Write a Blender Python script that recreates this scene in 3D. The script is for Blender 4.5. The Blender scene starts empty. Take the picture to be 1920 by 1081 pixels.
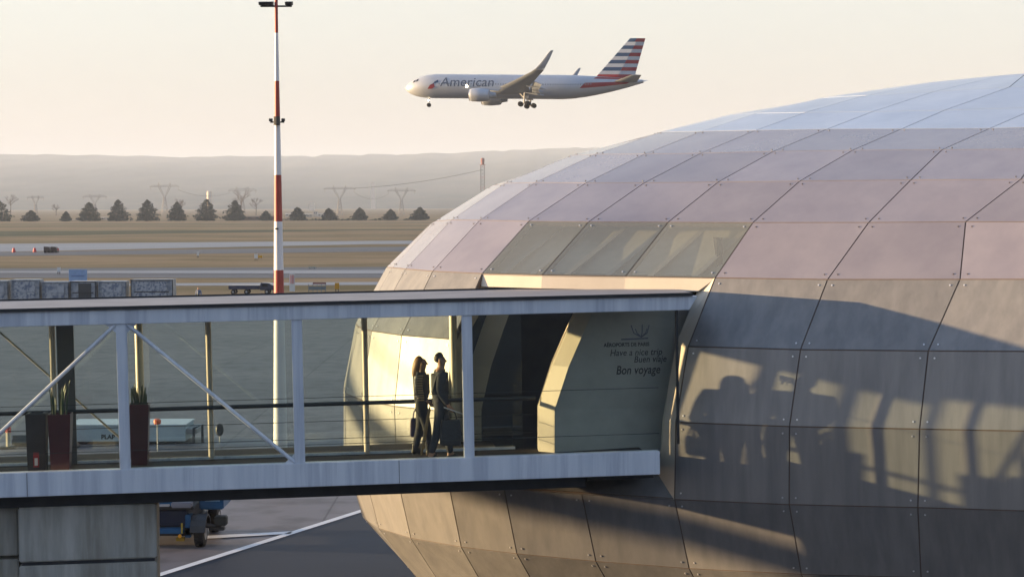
import bpy, bmesh, math, random
import numpy as np
from mathutils import Vector, Matrix
R = math.radians
random.seed(7)
sc = bpy.context.scene
col = sc.collection

# ------------------------------------------------------------------ camera
F = 3330.0
PITCH = math.atan((540.5 - 383) / F); ROLL = R(0.2)
CAM = Vector((0, 0, 10.0))
fw = Vector((0, math.cos(PITCH), -math.sin(PITCH)))
_r = Vector((1, 0, 0)); _u = _r.cross(fw)
rt = _r * math.cos(ROLL) - _u * math.sin(ROLL)
up = _u * math.cos(ROLL) + _r * math.sin(ROLL)
cd = bpy.data.cameras.new("camera"); cam = bpy.data.objects.new("camera", cd); col.objects.link(cam)
cd.lens = F * 36 / 1920; cd.sensor_width = 36; cd.clip_start = 0.5; cd.clip_end = 40000
m3 = Matrix((rt, up, -fw)).transposed().to_4x4(); m3.translation = CAM
cam.matrix_world = m3
sc.camera = cam

# ------------------------------------------------------------------ sky, sun, exposure
SUN_A = R(6.6)       # light travels right (+X) and this much towards the camera
SUN_E = R(3.2)
w = bpy.data.worlds.new("World"); sc.world = w; w.use_nodes = True
nt = w.node_tree; bg = nt.nodes["Background"]
sky = nt.nodes.new("ShaderNodeTexSky"); sky.sky_type = 'NISHITA'; sky.sun_disc = False
sky.sun_elevation = SUN_E; sky.sun_rotation = R(-90) + SUN_A
sky.altitude = 100; sky.air_density = 1.0; sky.dust_density = 2.2; sky.ozone_density = 2.0
def wn(t, **kw):
    n_ = nt.nodes.new(t)
    for k_, v_ in kw.items(): setattr(n_, k_, v_)
    return n_
def ramp(stops):
    r_ = wn("ShaderNodeValToRGB"); e = r_.color_ramp.elements
    while len(e) < len(stops): e.new(0.5)
    for i_, (p_, c_) in enumerate(stops): e[i_].position = p_; e[i_].color = (*c_, 1)
    return r_
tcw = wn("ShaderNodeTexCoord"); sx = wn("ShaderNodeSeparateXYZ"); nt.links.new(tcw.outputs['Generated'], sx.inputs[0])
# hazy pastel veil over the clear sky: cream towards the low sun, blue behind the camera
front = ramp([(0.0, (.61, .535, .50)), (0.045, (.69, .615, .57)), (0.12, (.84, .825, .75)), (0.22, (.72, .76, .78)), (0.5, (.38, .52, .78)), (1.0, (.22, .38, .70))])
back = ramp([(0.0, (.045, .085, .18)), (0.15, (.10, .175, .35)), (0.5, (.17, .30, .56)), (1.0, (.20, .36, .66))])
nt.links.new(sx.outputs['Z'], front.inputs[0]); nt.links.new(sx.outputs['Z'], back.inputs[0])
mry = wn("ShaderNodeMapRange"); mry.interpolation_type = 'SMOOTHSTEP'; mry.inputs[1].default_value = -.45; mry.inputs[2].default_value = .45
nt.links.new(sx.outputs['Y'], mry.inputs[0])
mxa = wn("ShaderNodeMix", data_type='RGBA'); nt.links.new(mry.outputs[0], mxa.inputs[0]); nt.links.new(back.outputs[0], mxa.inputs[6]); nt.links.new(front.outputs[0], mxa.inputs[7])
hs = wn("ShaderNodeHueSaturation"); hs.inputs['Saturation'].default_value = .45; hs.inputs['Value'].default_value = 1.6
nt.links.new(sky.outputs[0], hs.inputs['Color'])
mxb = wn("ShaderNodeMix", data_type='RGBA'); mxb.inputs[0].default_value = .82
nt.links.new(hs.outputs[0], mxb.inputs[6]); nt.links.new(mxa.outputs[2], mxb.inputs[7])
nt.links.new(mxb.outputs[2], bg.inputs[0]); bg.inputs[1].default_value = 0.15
sd = bpy.data.lights.new("sun", 'SUN'); sd.energy = 5.0; sd.angle = R(0.4); sd.color = (1.0, 0.69, 0.37)
sun = bpy.data.objects.new("sun", sd); col.objects.link(sun)
ldir = Vector((math.cos(SUN_A) * math.cos(SUN_E), -math.sin(SUN_A) * math.cos(SUN_E), -math.sin(SUN_E)))
sun.rotation_euler = ldir.to_track_quat('-Z', 'Y').to_euler(); sun.location = (-60, 40, 60)
sc.view_settings.view_transform = 'Standard'; sc.view_settings.look = 'None'
sc.view_settings.exposure = 2.5; sc.view_settings.gamma = 1
sc.cycles.max_bounces = 10; sc.cycles.transparent_max_bounces = 32; sc.cycles.volume_bounces = 0
sc.cycles.glossy_bounces = 5; sc.cycles.diffuse_bounces = 4
sc.cycles.caustics_reflective = False; sc.cycles.caustics_refractive = False

# ------------------------------------------------------------------ helpers
def ray(px, py):
    return fw + rt * ((px - 960) / F) - up * ((py - 540.5) / F)
def at(px, py, Y):
    d = ray(px, py); return CAM + d * (Y / d.y)
def gp(px, py, z=0.0):
    d = ray(px, py); return CAM + d * ((z - CAM.z) / d.z)

def tag(o, label=None, cat=None, group=None, kind=None):
    if label: o['label'] = label
    if cat: o['category'] = cat
    if group: o['group'] = group
    if kind: o['kind'] = kind
    return o
def empty(name, loc=(0, 0, 0), rz=0.0):
    o = bpy.data.objects.new(name, None); o.location = loc; o.rotation_euler = (0, 0, rz)
    o.empty_display_size = 0.2; col.objects.link(o); return o
def kids(o):
    return [c for c in bpy.data.objects if c.parent == o]
def copy_tree(o, parent=None):
    c = o.copy(); col.objects.link(c)
    if parent is not None: c.parent = parent
    for ch in kids(o): copy_tree(ch, c)
    return c

class MB:
    def __init__(s): s.v = []; s.f = []; s.m = []
    def add(s, vs, fs, mi=0):
        n = len(s.v); s.v += [tuple(p) for p in vs]
        for f in fs: s.f.append([n + i for i in f]); s.m.append(mi)
        return s
    def box(s, x0, x1, y0, y1, z0, z1, T=None, mi=0):
        P = [(x, y, z) for z in (z0, z1) for x, y in ((x0, y0), (x1, y0), (x1, y1), (x0, y1))]
        if T: P = [T(*p) for p in P]
        return s.add(P, [(3, 2, 1, 0), (4, 5, 6, 7), (0, 1, 5, 4), (1, 2, 6, 5), (2, 3, 7, 6), (3, 0, 4, 7)], mi)
    def rings(s, rings, mi=0, cap=True, closed=False):
        n = len(rings[0]); vs = [p for r in rings for p in r]; fs = []
        rr = list(range(len(rings) - 1)) + ([len(rings) - 1] if closed else [])
        for i in rr:
            k = (i + 1) % len(rings)
            for j in range(n):
                j2 = (j + 1) % n
                fs.append((i * n + j, i * n + j2, k * n + j2, k * n + j))
        if cap and not closed:
            fs.append(tuple(range(n - 1, -1, -1))); fs.append(tuple((len(rings) - 1) * n + j for j in range(n)))
        return s.add(vs, fs, mi)
    def tube(s, pts, r, n=8, mi=0, cap=True):
        pts = [Vector(p) for p in pts]; R_ = []
        rs = r if isinstance(r, (list, tuple)) else [r] * len(pts)
        for i, p in enumerate(pts):
            a = pts[max(i - 1, 0)]; b = pts[min(i + 1, len(pts) - 1)]
            t = (b - a).normalized()
            h = Vector((0, 0, 1)) if abs(t.z) < 0.9 else Vector((1, 0, 0))
            x = t.cross(h).normalized(); y = x.cross(t)
            R_.append([p + (x * math.cos(2 * math.pi * k / n) + y * math.sin(2 * math.pi * k / n)) * rs[i] for k in range(n)])
        return s.rings(R_, mi, cap)
    def build(s, name, mats, parent=None, smooth=False, bevel=0):
        me = bpy.data.meshes.new(name); me.from_pydata(s.v, [], s.f)
        if not isinstance(mats, (list, tuple)): mats = [mats]
        for m in mats: me.materials.append(m)
        me.polygons.foreach_set('material_index', s.m)
        bm = bmesh.new(); bm.from_mesh(me); bmesh.ops.recalc_face_normals(bm, faces=bm.faces)
        if bevel: bmesh.ops.bevel(bm, geom=list(bm.edges), offset=bevel, segments=2, affect='EDGES', clamp_overlap=True)
        bm.to_mesh(me); bm.free()
        if smooth:
            me.polygons.foreach_set('use_smooth', [True] * len(me.polygons))
            try: me.set_sharp_from_angle(angle=R(40))
            except Exception: pass
        me.update()
        o = bpy.data.objects.new(name, me); col.objects.link(o)
        if parent is not None: o.parent = parent
        return o

# ------------------------------------------------------------------ materials
def nmat(name):
    m = bpy.data.materials.new(name); m.use_nodes = True
    n = m.node_tree; return m, n, n.nodes["Principled BSDF"]
def mat(name, c, rough=0.5, metal=0.0, spec=0.5, var=0.0, scale=3.0, c2=None, emit=None, stretch=None, bump=0.0, coat=0.0, objvar=0.0, lo=.35, hi=.65):
    m, n, p = nmat(name)
    p.inputs['Base Color'].default_value = (*c, 1); p.inputs['Roughness'].default_value = rough
    p.inputs['Metallic'].default_value = metal; p.inputs['Specular IOR Level'].default_value = spec
    p.inputs['Coat Weight'].default_value = coat; p.inputs['Coat Roughness'].default_value = 0.08
    if emit:
        p.inputs['Emission Color'].default_value = (*emit[0], 1); p.inputs['Emission Strength'].default_value = emit[1]
    if var or c2 or bump:
        tc = n.nodes.new('ShaderNodeTexCoord'); mp = n.nodes.new('ShaderNodeMapping')
        if stretch: mp.inputs['Scale'].default_value = stretch
        n.links.new(tc.outputs['Object'], mp.inputs[0])
        nz = n.nodes.new('ShaderNodeTexNoise'); nz.inputs['Scale'].default_value = scale; nz.inputs['Detail'].default_value = 6
        nz.inputs['Roughness'].default_value = 0.6
        n.links.new(mp.outputs[0], nz.inputs['Vector'])
        rp = n.nodes.new('ShaderNodeValToRGB')
        b = c2 if c2 else tuple(x * (1 - var) for x in c); a = c if c2 else tuple(min(1, x * (1 + var)) for x in c)
        rp.color_ramp.elements[0].position = lo; rp.color_ramp.elements[1].position = hi
        rp.color_ramp.elements[0].color = (*b, 1); rp.color_ramp.elements[1].color = (*a, 1)
        n.links.new(nz.outputs['Fac'], rp.inputs[0]); out = rp.outputs[0]
        if objvar:
            oi = n.nodes.new('ShaderNodeObjectInfo'); hs = n.nodes.new('ShaderNodeHueSaturation')
            mr = n.nodes.new('ShaderNodeMapRange'); mr.inputs[3].default_value = 1 - objvar; mr.inputs[4].default_value = 1 + objvar
            n.links.new(oi.outputs['Random'], mr.inputs[0]); n.links.new(mr.outputs[0], hs.inputs['Value'])
            n.links.new(out, hs.inputs['Color']); out = hs.outputs[0]
        n.links.new(out, p.inputs['Base Color'])
        if bump:
            bp = n.nodes.new('ShaderNodeBump'); bp.inputs['Strength'].default_value = bump; bp.inputs['Distance'].default_value = 0.02
            n.links.new(nz.outputs['Fac'], bp.inputs['Height']); n.links.new(bp.outputs[0], p.inputs['Normal'])
    return m
def glass(name, tint, refl, rough=0.0, fres=0.5):
    m, n, p = nmat(name); n.nodes.remove(p)
    o = n.nodes['Material Output']
    t = n.nodes.new('ShaderNodeBsdfTransparent'); t.inputs[0].default_value = (*tint, 1)
    g = n.nodes.new('ShaderNodeBsdfGlossy'); g.inputs['Roughness'].default_value = rough; g.inputs[0].default_value = (.95, .95, .92, 1)
    lw = n.nodes.new('ShaderNodeLayerWeight'); lw.inputs[0].default_value = 0.25
    mr = n.nodes.new('ShaderNodeMapRange'); mr.inputs[3].default_value = refl; mr.inputs[4].default_value = fres
    n.links.new(lw.outputs['Fresnel'], mr.inputs[0])
    mx = n.nodes.new('ShaderNodeMixShader')
    n.links.new(mr.outputs[0], mx.inputs[0]); n.links.new(t.outputs[0], mx.inputs[1]); n.links.new(g.outputs[0], mx.inputs[2])
    n.links.new(mx.outputs[0], o.inputs[0]); return m

M = {}
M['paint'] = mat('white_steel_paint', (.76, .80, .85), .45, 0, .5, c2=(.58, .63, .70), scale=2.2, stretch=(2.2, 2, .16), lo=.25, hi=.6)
M['dark_steel'] = mat('dark_steel', (.035, .037, .04), .5, .2, var=.2)
M['roof'] = mat('grey_roof_membrane', (.30, .28, .28), .55, 0, .5, var=.12, scale=1.5)
M['floor'] = mat('brown_rubber_floor', (.045, .038, .032), .75, 0, .15, var=.15, scale=2)
M['rail'] = mat('dark_rail', (.05, .052, .05), .3, .5)
M['glass'] = glass('bridge_glass', (.92, .955, .935), .06, 0, .2)
M['glass2'] = glass('shell_window_glass', (.93, .95, .91), .04, .05, .4)
def fritted(m, c, f):
    n = m.node_tree; o = n.nodes['Material Output']; src_ = o.inputs[0].links[0].from_socket
    d = n.nodes.new('ShaderNodeBsdfPrincipled'); d.inputs['Base Color'].default_value = (*c, 1); d.inputs['Roughness'].default_value = .25
    mx = n.nodes.new('ShaderNodeMixShader'); mx.inputs[0].default_value = f
    n.links.new(src_, mx.inputs[1]); n.links.new(d.outputs[0], mx.inputs[2]); n.links.new(mx.outputs[0], o.inputs[0])
fritted(M['glass2'], (.29, .31, .30), .50)
M['concrete'] = mat('pale_concrete', (.58, .56, .50), .8, 0, .3, c2=(.37, .36, .32), scale=1.6, stretch=(1.6, 1.6, .25), bump=.25)
M['asphalt'] = mat('dark_asphalt', (.026, .033, .050), .65, 0, .3, c2=(.018, .023, .036), scale=.06, stretch=(.35, 1, 1))
M['apron'] = mat('apron_concrete', (.22, .20, .205), .55, 0, .45, c2=(.155, .145, .155), scale=.09, stretch=(.18, 1, 1))
M['taxi'] = mat('taxiway_concrete', (.23, .23, .25), .45, 0, .45, c2=(.18, .18, .20), scale=.03, stretch=(.2, 1, 1))
M['asphalt2'] = mat('runway_asphalt', (.10, .10, .11), .6, 0, .4, c2=(.075, .075, .085), scale=.03, stretch=(.2, 1, 1))
M['white_line'] = mat('white_line_paint', (.74, .75, .76), .6, var=.08, scale=2)
M['grass'] = mat('winter_grass', (.36, .245, .14), .9, 0, .1, c2=(.20, .155, .08), scale=.02, stretch=(.12, 1, 1), lo=.36, hi=.62)
M['hill'] = mat('wooded_hill', (.06, .07, .05), .95, 0, .1, c2=(.10, .09, .06), scale=.003)
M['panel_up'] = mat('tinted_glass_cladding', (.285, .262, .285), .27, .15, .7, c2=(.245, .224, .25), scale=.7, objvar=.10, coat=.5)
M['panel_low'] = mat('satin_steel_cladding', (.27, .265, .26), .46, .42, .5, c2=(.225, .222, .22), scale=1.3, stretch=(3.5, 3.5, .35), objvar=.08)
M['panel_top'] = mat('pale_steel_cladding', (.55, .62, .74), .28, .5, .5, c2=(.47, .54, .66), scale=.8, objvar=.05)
M['bolt'] = mat('steel_bolt', (.75, .75, .76), .3, .6)
M['bolt_dark'] = mat('dark_bolt', (.10, .09, .09), .5, .3)
M['joint'] = mat('brown_joint_gasket', (.12, .085, .065), .6, 0, .4, var=.2)
M['reveal'] = mat('cream_portal_metal', (.66, .60, .50), .4, .1, .5, c2=(.58, .52, .43), scale=1.2, stretch=(1, 1, .4))
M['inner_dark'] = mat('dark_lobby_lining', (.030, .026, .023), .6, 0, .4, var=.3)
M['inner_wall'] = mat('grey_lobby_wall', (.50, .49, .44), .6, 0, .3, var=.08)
M['lettering'] = mat('dark_lettering', (.02, .022, .02), .6)
SHELL=[
[(10.814,43.737,12.709),(10.758,43.549,12.714),(10.629,43.082,12.726),(10.437,42.373,12.749),(10.388,42.176,12.756),(10.357,42.032,12.762),(11.056,40.894,12.833),(11.167,40.832,12.838),(11.241,40.801,12.841),(11.300,40.786,12.842),(11.352,40.784,12.842),(11.398,40.793,12.842),(11.440,40.813,12.840),(11.480,40.843,12.838),(11.519,40.884,12.836),(11.556,40.937,12.832),(11.594,41.003,12.828),(11.737,41.384,12.803),(12.136,42.853,12.718),(12.211,43.277,12.702),(12.200,43.542,12.695),(12.109,43.741,12.693),(11.803,43.982,12.693),(11.252,44.286,12.696),(11.088,44.255,12.698),(10.955,44.092,12.702)],
[(10.005,46.201,12.572),(9.901,45.944,12.573),(9.785,45.609,12.573),(9.639,45.125,12.574),(9.030,42.885,12.587),(8.651,40.591,12.619),(9.325,39.456,12.667),(10.638,38.618,12.753),(11.066,38.361,12.768),(11.302,38.242,12.773),(11.483,38.176,12.775),(11.635,38.146,12.775),(11.770,38.146,12.775),(11.893,38.175,12.775),(12.007,38.230,12.774),(12.114,38.313,12.773),(12.217,38.424,12.771),(12.557,39.072,12.750),(13.443,42.167,12.564),(13.811,43.756,12.519),(13.841,44.521,12.514),(13.673,45.083,12.516),(13.226,45.586,12.524),(11.337,46.779,12.556),(10.748,46.937,12.565),(10.349,46.745,12.570)],
[(8.688,47.996,12.340),(8.493,47.420,12.340),(7.892,45.297,12.337),(7.365,43.194,12.337),(6.892,41.023,12.339),(6.839,39.143,12.311),(7.561,38.068,12.295),(8.820,37.194,12.317),(10.153,36.364,12.348),(11.871,35.474,12.342),(12.119,35.436,12.342),(12.341,35.447,12.343),(12.543,35.503,12.346),(12.731,35.603,12.350),(12.908,35.749,12.356),(13.078,35.943,12.363),(13.243,36.191,12.370),(13.837,37.647,12.385),(15.363,43.232,12.235),(15.617,44.844,12.234),(15.510,45.901,12.240),(15.054,46.752,12.250),(13.781,47.777,12.272),(10.725,49.558,12.318),(9.889,49.608,12.329),(9.261,49.133,12.336)],
[(6.657,47.538,11.989),(6.108,45.439,11.990),(5.668,43.292,11.992),(5.253,41.230,11.993),(4.867,39.381,11.966),(5.189,37.762,11.908),(6.050,36.721,11.867),(7.266,35.820,11.835),(8.516,35.019,11.816),(10.069,34.036,11.812),(11.956,33.006,11.831),(12.343,32.894,11.836),(12.679,32.854,11.840),(12.979,32.879,11.844),(13.253,32.965,11.848),(13.507,33.114,11.852),(13.746,33.326,11.857),(14.600,34.846,11.885),(16.773,42.357,11.854),(17.327,45.219,11.858),(17.186,46.866,11.867),(16.435,48.178,11.881),(12.245,51.083,11.936),(9.884,52.205,11.964),(8.713,52.007,11.976),(7.796,50.879,11.984)],
[(4.605,45.894,11.572),(4.222,43.612,11.579),(3.830,41.534,11.590),(3.264,39.685,11.576),(3.201,38.055,11.533),(3.912,36.575,11.484),(4.888,35.557,11.461),(6.143,34.632,11.440),(7.413,33.812,11.406),(8.838,32.877,11.371),(10.413,31.827,11.375),(12.329,30.842,11.405),(12.803,30.717,11.409),(13.214,30.680,11.411),(13.578,30.723,11.412),(13.909,30.844,11.412),(14.214,31.041,11.413),(15.286,32.653,11.420),(17.865,41.224,11.431),(18.773,45.391,11.438),(18.647,47.522,11.447),(17.735,49.200,11.461),(12.549,52.838,11.513),(9.372,54.371,11.541),(7.858,54.131,11.553),(6.683,52.675,11.561)],
[(2.702,43.769,11.044),(2.194,41.611,11.047),(1.478,39.628,11.038),(1.279,37.943,11.037),(1.722,36.542,11.021),(2.651,35.403,10.989),(3.675,34.514,10.977),(4.940,33.586,10.980),(6.277,32.741,10.972),(7.706,31.849,10.950),(9.188,30.794,10.926),(10.768,29.753,10.924),(12.884,28.769,10.924),(13.405,28.662,10.922),(13.854,28.656,10.920),(14.257,28.752,10.918),(14.663,29.014,10.920),(16.018,30.846,10.922),(18.714,39.588,10.929),(20.120,45.531,10.937),(20.004,48.127,10.945),(18.916,50.161,10.956),(12.519,54.643,10.997),(8.779,56.401,11.018),(6.945,56.069,11.026),(5.521,54.206,11.033)],
[(0.559,41.759,10.374),(-0.189,39.718,10.357),(-0.437,37.917,10.392),(-0.137,36.429,10.431),(0.471,35.187,10.431),(1.427,34.148,10.406),(2.498,33.488,10.395),(3.794,32.655,10.397),(5.153,31.799,10.399),(6.908,30.781,10.398),(8.512,29.740,10.389),(9.786,28.766,10.367),(11.539,27.690,10.352),(13.720,26.941,10.345),(14.305,27.065,10.346),(14.820,27.263,10.346),(15.284,27.537,10.346),(16.872,29.567,10.347),(19.753,38.963,10.347),(21.366,45.840,10.350),(21.196,48.824,10.353),(19.831,51.194,10.358),(11.723,56.724,10.377),(7.960,58.278,10.384),(5.882,57.684,10.388),(4.215,55.016,10.390)],
[(-1.403,40.071,9.577),(-1.732,38.170,9.600),(-1.574,36.534,9.661),(-1.189,35.189,9.697),(-0.614,34.052,9.700),(0.317,33.084,9.687),(1.402,32.448,9.677),(2.804,31.855,9.672),(4.208,30.996,9.670),(6.021,29.968,9.676),(7.450,29.168,9.689),(9.380,27.802,9.692),(10.754,26.811,9.681),(12.532,25.774,9.683),(15.084,25.911,9.683),(15.619,26.160,9.683),(16.108,26.493,9.683),(17.839,28.948,9.683),(21.408,41.052,9.683),(22.467,46.565,9.681),(22.105,49.723,9.678),(20.300,52.361,9.672),(10.572,58.725,9.652),(6.991,59.867,9.646),(4.773,58.799,9.643),(2.887,54.938,9.643)],
[(-2.619,38.714,8.662),(-2.609,36.945,8.705),(-2.387,35.430,8.750),(-2.047,34.186,8.767),(-1.479,33.124,8.763),(-0.540,32.201,8.752),(0.537,31.581,8.745),(1.983,31.026,8.738),(3.473,30.314,8.736),(5.214,29.307,8.745),(7.129,28.232,8.786),(8.943,27.038,8.832),(10.244,26.061,8.847),(11.824,25.018,8.867),(13.837,24.617,8.873),(14.604,24.665,8.873),(15.275,24.803,8.873),(17.600,26.522,8.873),(19.607,31.179,8.873),(23.275,45.407,8.873),(23.201,49.300,8.865),(21.590,52.412,8.845),(11.300,59.450,8.769),(6.671,61.175,8.741),(4.043,59.783,8.733),(1.820,54.942,8.733)],
[(-3.243,37.847,7.563),(-3.190,36.149,7.596),(-3.013,34.710,7.617),(-2.658,33.526,7.620),(-2.027,32.506,7.611),(-1.057,31.614,7.602),(-0.006,31.003,7.601),(1.413,30.449,7.601),(2.968,29.861,7.600),(4.698,28.856,7.623),(6.530,27.791,7.683),(8.371,26.631,7.763),(9.836,25.597,7.809),(11.391,24.533,7.854),(13.232,23.974,7.872),(15.686,24.154,7.872),(16.305,24.405,7.872),(18.520,26.702,7.872),(21.058,34.097,7.872),(24.034,46.639,7.872),(23.596,50.246,7.855),(21.490,53.428,7.812),(9.978,60.911,7.658),(5.864,62.033,7.613),(3.254,60.023,7.607),(0.871,54.150,7.607)],
[(-3.413,37.679,6.294),(-3.432,36.005,6.312),(-3.256,34.572,6.322),(-2.844,33.396,6.322),(-2.161,32.385,6.319),(-1.181,31.495,6.320),(-0.172,30.886,6.325),(1.189,30.331,6.328),(2.755,29.795,6.325),(4.513,28.790,6.374),(6.379,27.690,6.465),(8.123,26.594,6.560),(9.719,25.509,6.626),(11.296,24.435,6.695),(13.103,23.845,6.724),(15.446,23.922,6.724),(16.101,24.133,6.724),(18.432,26.269,6.724),(20.742,32.466,6.724),(24.162,46.409,6.724),(23.776,50.123,6.704),(21.737,53.381,6.637),(10.139,60.992,6.397),(5.842,62.226,6.325),(3.161,60.183,6.316),(0.716,54.141,6.316)],
[(-3.369,37.844,4.991),(-3.455,36.145,4.998),(-3.280,34.696,5.003),(-2.835,33.505,5.005),(-2.128,32.479,5.010),(-1.146,31.574,5.021),(-0.153,30.957,5.025),(1.188,30.397,5.016),(2.741,29.868,5.004),(4.524,28.853,5.084),(6.374,27.750,5.218),(8.088,26.666,5.335),(9.722,25.573,5.419),(11.305,24.499,5.513),(13.098,23.903,5.554),(15.446,23.989,5.554),(16.094,24.203,5.554),(18.401,26.340,5.554),(20.699,32.531,5.554),(24.097,46.383,5.554),(23.727,50.088,5.525),(21.721,53.319,5.436),(10.232,60.880,5.112),(5.926,62.153,5.014),(3.253,60.189,5.000),(0.852,54.370,5.000)],
[(-2.971,38.357,3.788),(-3.116,36.603,3.791),(-2.986,35.103,3.793),(-2.574,33.857,3.798),(-1.898,32.793,3.807),(-0.934,31.859,3.820),(0.071,31.227,3.819),(1.444,30.656,3.794),(3.009,30.052,3.786),(4.757,29.038,3.894),(6.487,27.983,4.055),(8.128,26.935,4.194),(9.837,25.796,4.308),(11.421,24.729,4.428),(13.236,24.154,4.480),(15.737,24.395,4.480),(16.332,24.668,4.480),(18.452,27.017,4.480),(21.217,35.428,4.480),(23.824,46.644,4.480),(23.416,50.200,4.432),(21.388,53.290,4.323),(10.191,60.605,3.932),(6.107,61.795,3.816),(3.542,60.012,3.792),(1.281,54.742,3.792)],
[(-1.866,39.633,2.543),(-2.114,37.752,2.543),(-2.106,36.117,2.545),(-1.822,34.756,2.549),(-1.250,33.594,2.558),(-0.331,32.584,2.567),(0.694,31.916,2.560),(2.102,31.328,2.530),(3.624,30.564,2.568),(5.261,29.581,2.696),(6.922,28.538,2.870),(8.597,27.454,3.028),(10.253,26.352,3.167),(11.848,25.306,3.318),(13.799,24.885,3.370),(14.521,24.946,3.370),(15.158,25.096,3.370),(17.361,26.801,3.370),(19.289,31.307,3.370),(22.903,45.250,3.370),(22.929,49.145,3.312),(21.487,52.150,3.203),(12.059,58.744,2.787),(7.165,60.792,2.611),(4.577,59.797,2.545),(2.467,55.675,2.544)],
[(0.498,42.235,1.367),(0.025,40.146,1.367),(-0.234,38.252,1.367),(-0.208,36.637,1.369),(0.147,35.256,1.372),(0.932,34.082,1.375),(1.918,33.334,1.369),(3.270,32.575,1.389),(4.672,31.680,1.490),(6.245,30.708,1.632),(7.930,29.646,1.798),(9.620,28.549,1.962),(11.264,27.478,2.127),(12.990,26.563,2.309),(13.617,26.549,2.323),(14.188,26.662,2.323),(14.700,26.853,2.323),(16.451,28.528,2.323),(18.119,32.778,2.323),(21.366,45.137,2.272),(21.469,48.576,2.199),(20.359,51.111,2.098),(14.245,55.660,1.766),(8.394,58.638,1.503),(6.135,58.225,1.415),(4.381,55.716,1.368)],
[(4.773,47.003,0.478),(4.009,44.283,0.451),(3.437,42.142,0.438),(3.008,40.115,0.435),(2.881,38.263,0.435),(3.272,36.652,0.449),(4.037,35.501,0.509),(5.223,34.469,0.605),(6.552,33.595,0.718),(8.055,32.667,0.853),(9.878,31.510,0.900),(11.594,30.462,0.900),(12.157,30.198,0.900),(12.616,30.053,0.900),(13.013,30.001,0.900),(13.368,30.033,0.900),(13.695,30.144,0.900),(14.851,31.420,0.900),(16.207,35.136,0.900),(18.844,45.033,0.900),(18.939,47.618,0.900),(18.196,49.494,0.900),(15.630,51.661,0.900),(9.727,54.982,0.673),(8.064,54.794,0.596),(6.792,53.246,0.545)],
[(9.238,50.122,-0.050),(8.249,47.700,-0.050),(7.664,45.629,-0.050),(7.074,43.491,-0.050),(6.501,41.285,-0.050),(6.243,39.101,-0.050),(6.658,37.701,-0.050),(7.758,36.637,-0.050),(9.064,35.806,-0.050),(10.643,34.815,-0.050),(11.160,34.522,-0.050),(11.522,34.361,-0.050),(11.816,34.278,-0.050),(12.071,34.256,-0.050),(12.300,34.288,-0.050),(12.510,34.372,-0.050),(12.707,34.506,-0.050),(13.319,35.363,-0.050),(14.015,37.284,-0.050),(15.802,43.855,-0.050),(16.073,45.633,-0.050),(15.958,46.819,-0.050),(15.458,47.766,-0.050),(13.938,48.962,-0.050),(10.813,50.742,-0.050),(9.925,50.726,-0.050)]]
# ------------------------------------------------------------------ setting: ground and pavements
def sheet(name, pts, z, m, label=None, thick=0.0):
    mb = MB(); mb.add([(p[0], p[1], z) for p in pts], [tuple(range(len(pts)))])
    return tag(mb.build(name, m), kind='structure')
# ground as one graded sheet to the horizon
mb = MB()
xs = [-9000, -4000, -1500, -500, -150, 0, 150, 500, 1500, 4000, 9000]
ys = [-3000, -800, -150, 0, 50, 100, 150, 200, 250, 300, 350, 400, 450, 500, 600, 700, 800, 900, 1200, 1500, 2000, 2600, 4000, 9500]
vs = [(x, y, 0) for y in ys for x in xs]; nx = len(xs)
mb.add(vs, [(j * nx + i, j * nx + i + 1, (j + 1) * nx + i + 1, (j + 1) * nx + i) for j in range(len(ys) - 1) for i in range(nx - 1)])
tag(mb.build('grass_ground', M['grass']), kind='structure')

def band(name, yl0, yl1, yr0, yr1, z, m, xa=-700, xb=900):
    """a pavement band across the airfield between two lines; given where it lies at the left and centre"""
    def line(ya, yb):
        p = gp(0, ya); q = gp(700, yb)
        return [(xa, p.y - .02 * (p.x - xa)), (p.x, p.y), (q.x, q.y), (xb, q.y + .05 * (xb - q.x))]
    lo = line(yl0, yr0); hi = line(yl1, yr1); vs = lo + hi
    mb = MB().add([(p[0], p[1], z) for p in vs], [(j, j + 1, j + 5, j + 4) for j in range(3)])
    return tag(mb.build(name, m), kind='structure')
band('taxiway', 472, 457, 457.5, 451.5, 0.02, M['taxi'])
band('runway', 480, 472.5, 472, 463, 0.03, M['asphalt2'])
band('taxiway', 521, 503, 521, 500.5, 0.02, M['asphalt2'])
band('taxiway_edge_line', 512, 508.5, 513.5, 506.5, 0.06, M['taxi'], -90, 400)
band('service_road', 537, 533, 534, 528.5, 0.02, M['taxi'], -90, 300)
band('grass_track', 443, 434, 431.5, 430.5, 0.02, mat('damp_grass', (.06, .072, .04), .9, 0, .1, c2=(.10, .10, .05), scale=.03, stretch=(.1, 1, 1)), -420, -20)
# apron close to the terminal
sheet('apron', [(-400, -400), (400, -400), (400, 150), (-60, 168), (-400, 182)], 0.03, M['apron'])
a = gp(250, 1096); b = gp(700, 953)
k = (b.y - a.y) / (b.x - a.x)
def ln(x, off=0): return a.y + k * (x - a.x) + off
sheet('apron_asphalt', [(a.x - 30, ln(a.x - 30)), (b.x + 20, ln(b.x + 20)), (120, ln(b.x + 20)), (120, -300), (-160, -300), (-160, 22), (-60, 22), (-38, ln(a.x-30))], 0.045, M['asphalt'])
sheet('painted_line', [(a.x - 30, ln(a.x - 30, -.32)), (b.x + 20, ln(b.x + 20, -.32)), (b.x + 20, ln(b.x + 20, .32)), (a.x - 30, ln(a.x - 30, .32))], 0.06, M['white_line'])
c0 = gp(380, 1013); c1 = gp(545, 1003)
sheet('painted_line', [(c0.x, c0.y), (c1.x, c1.y), (c1.x, c1.y + .4), (c0.x, c0.y + .5)], 0.06, M['white_line'])
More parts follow.
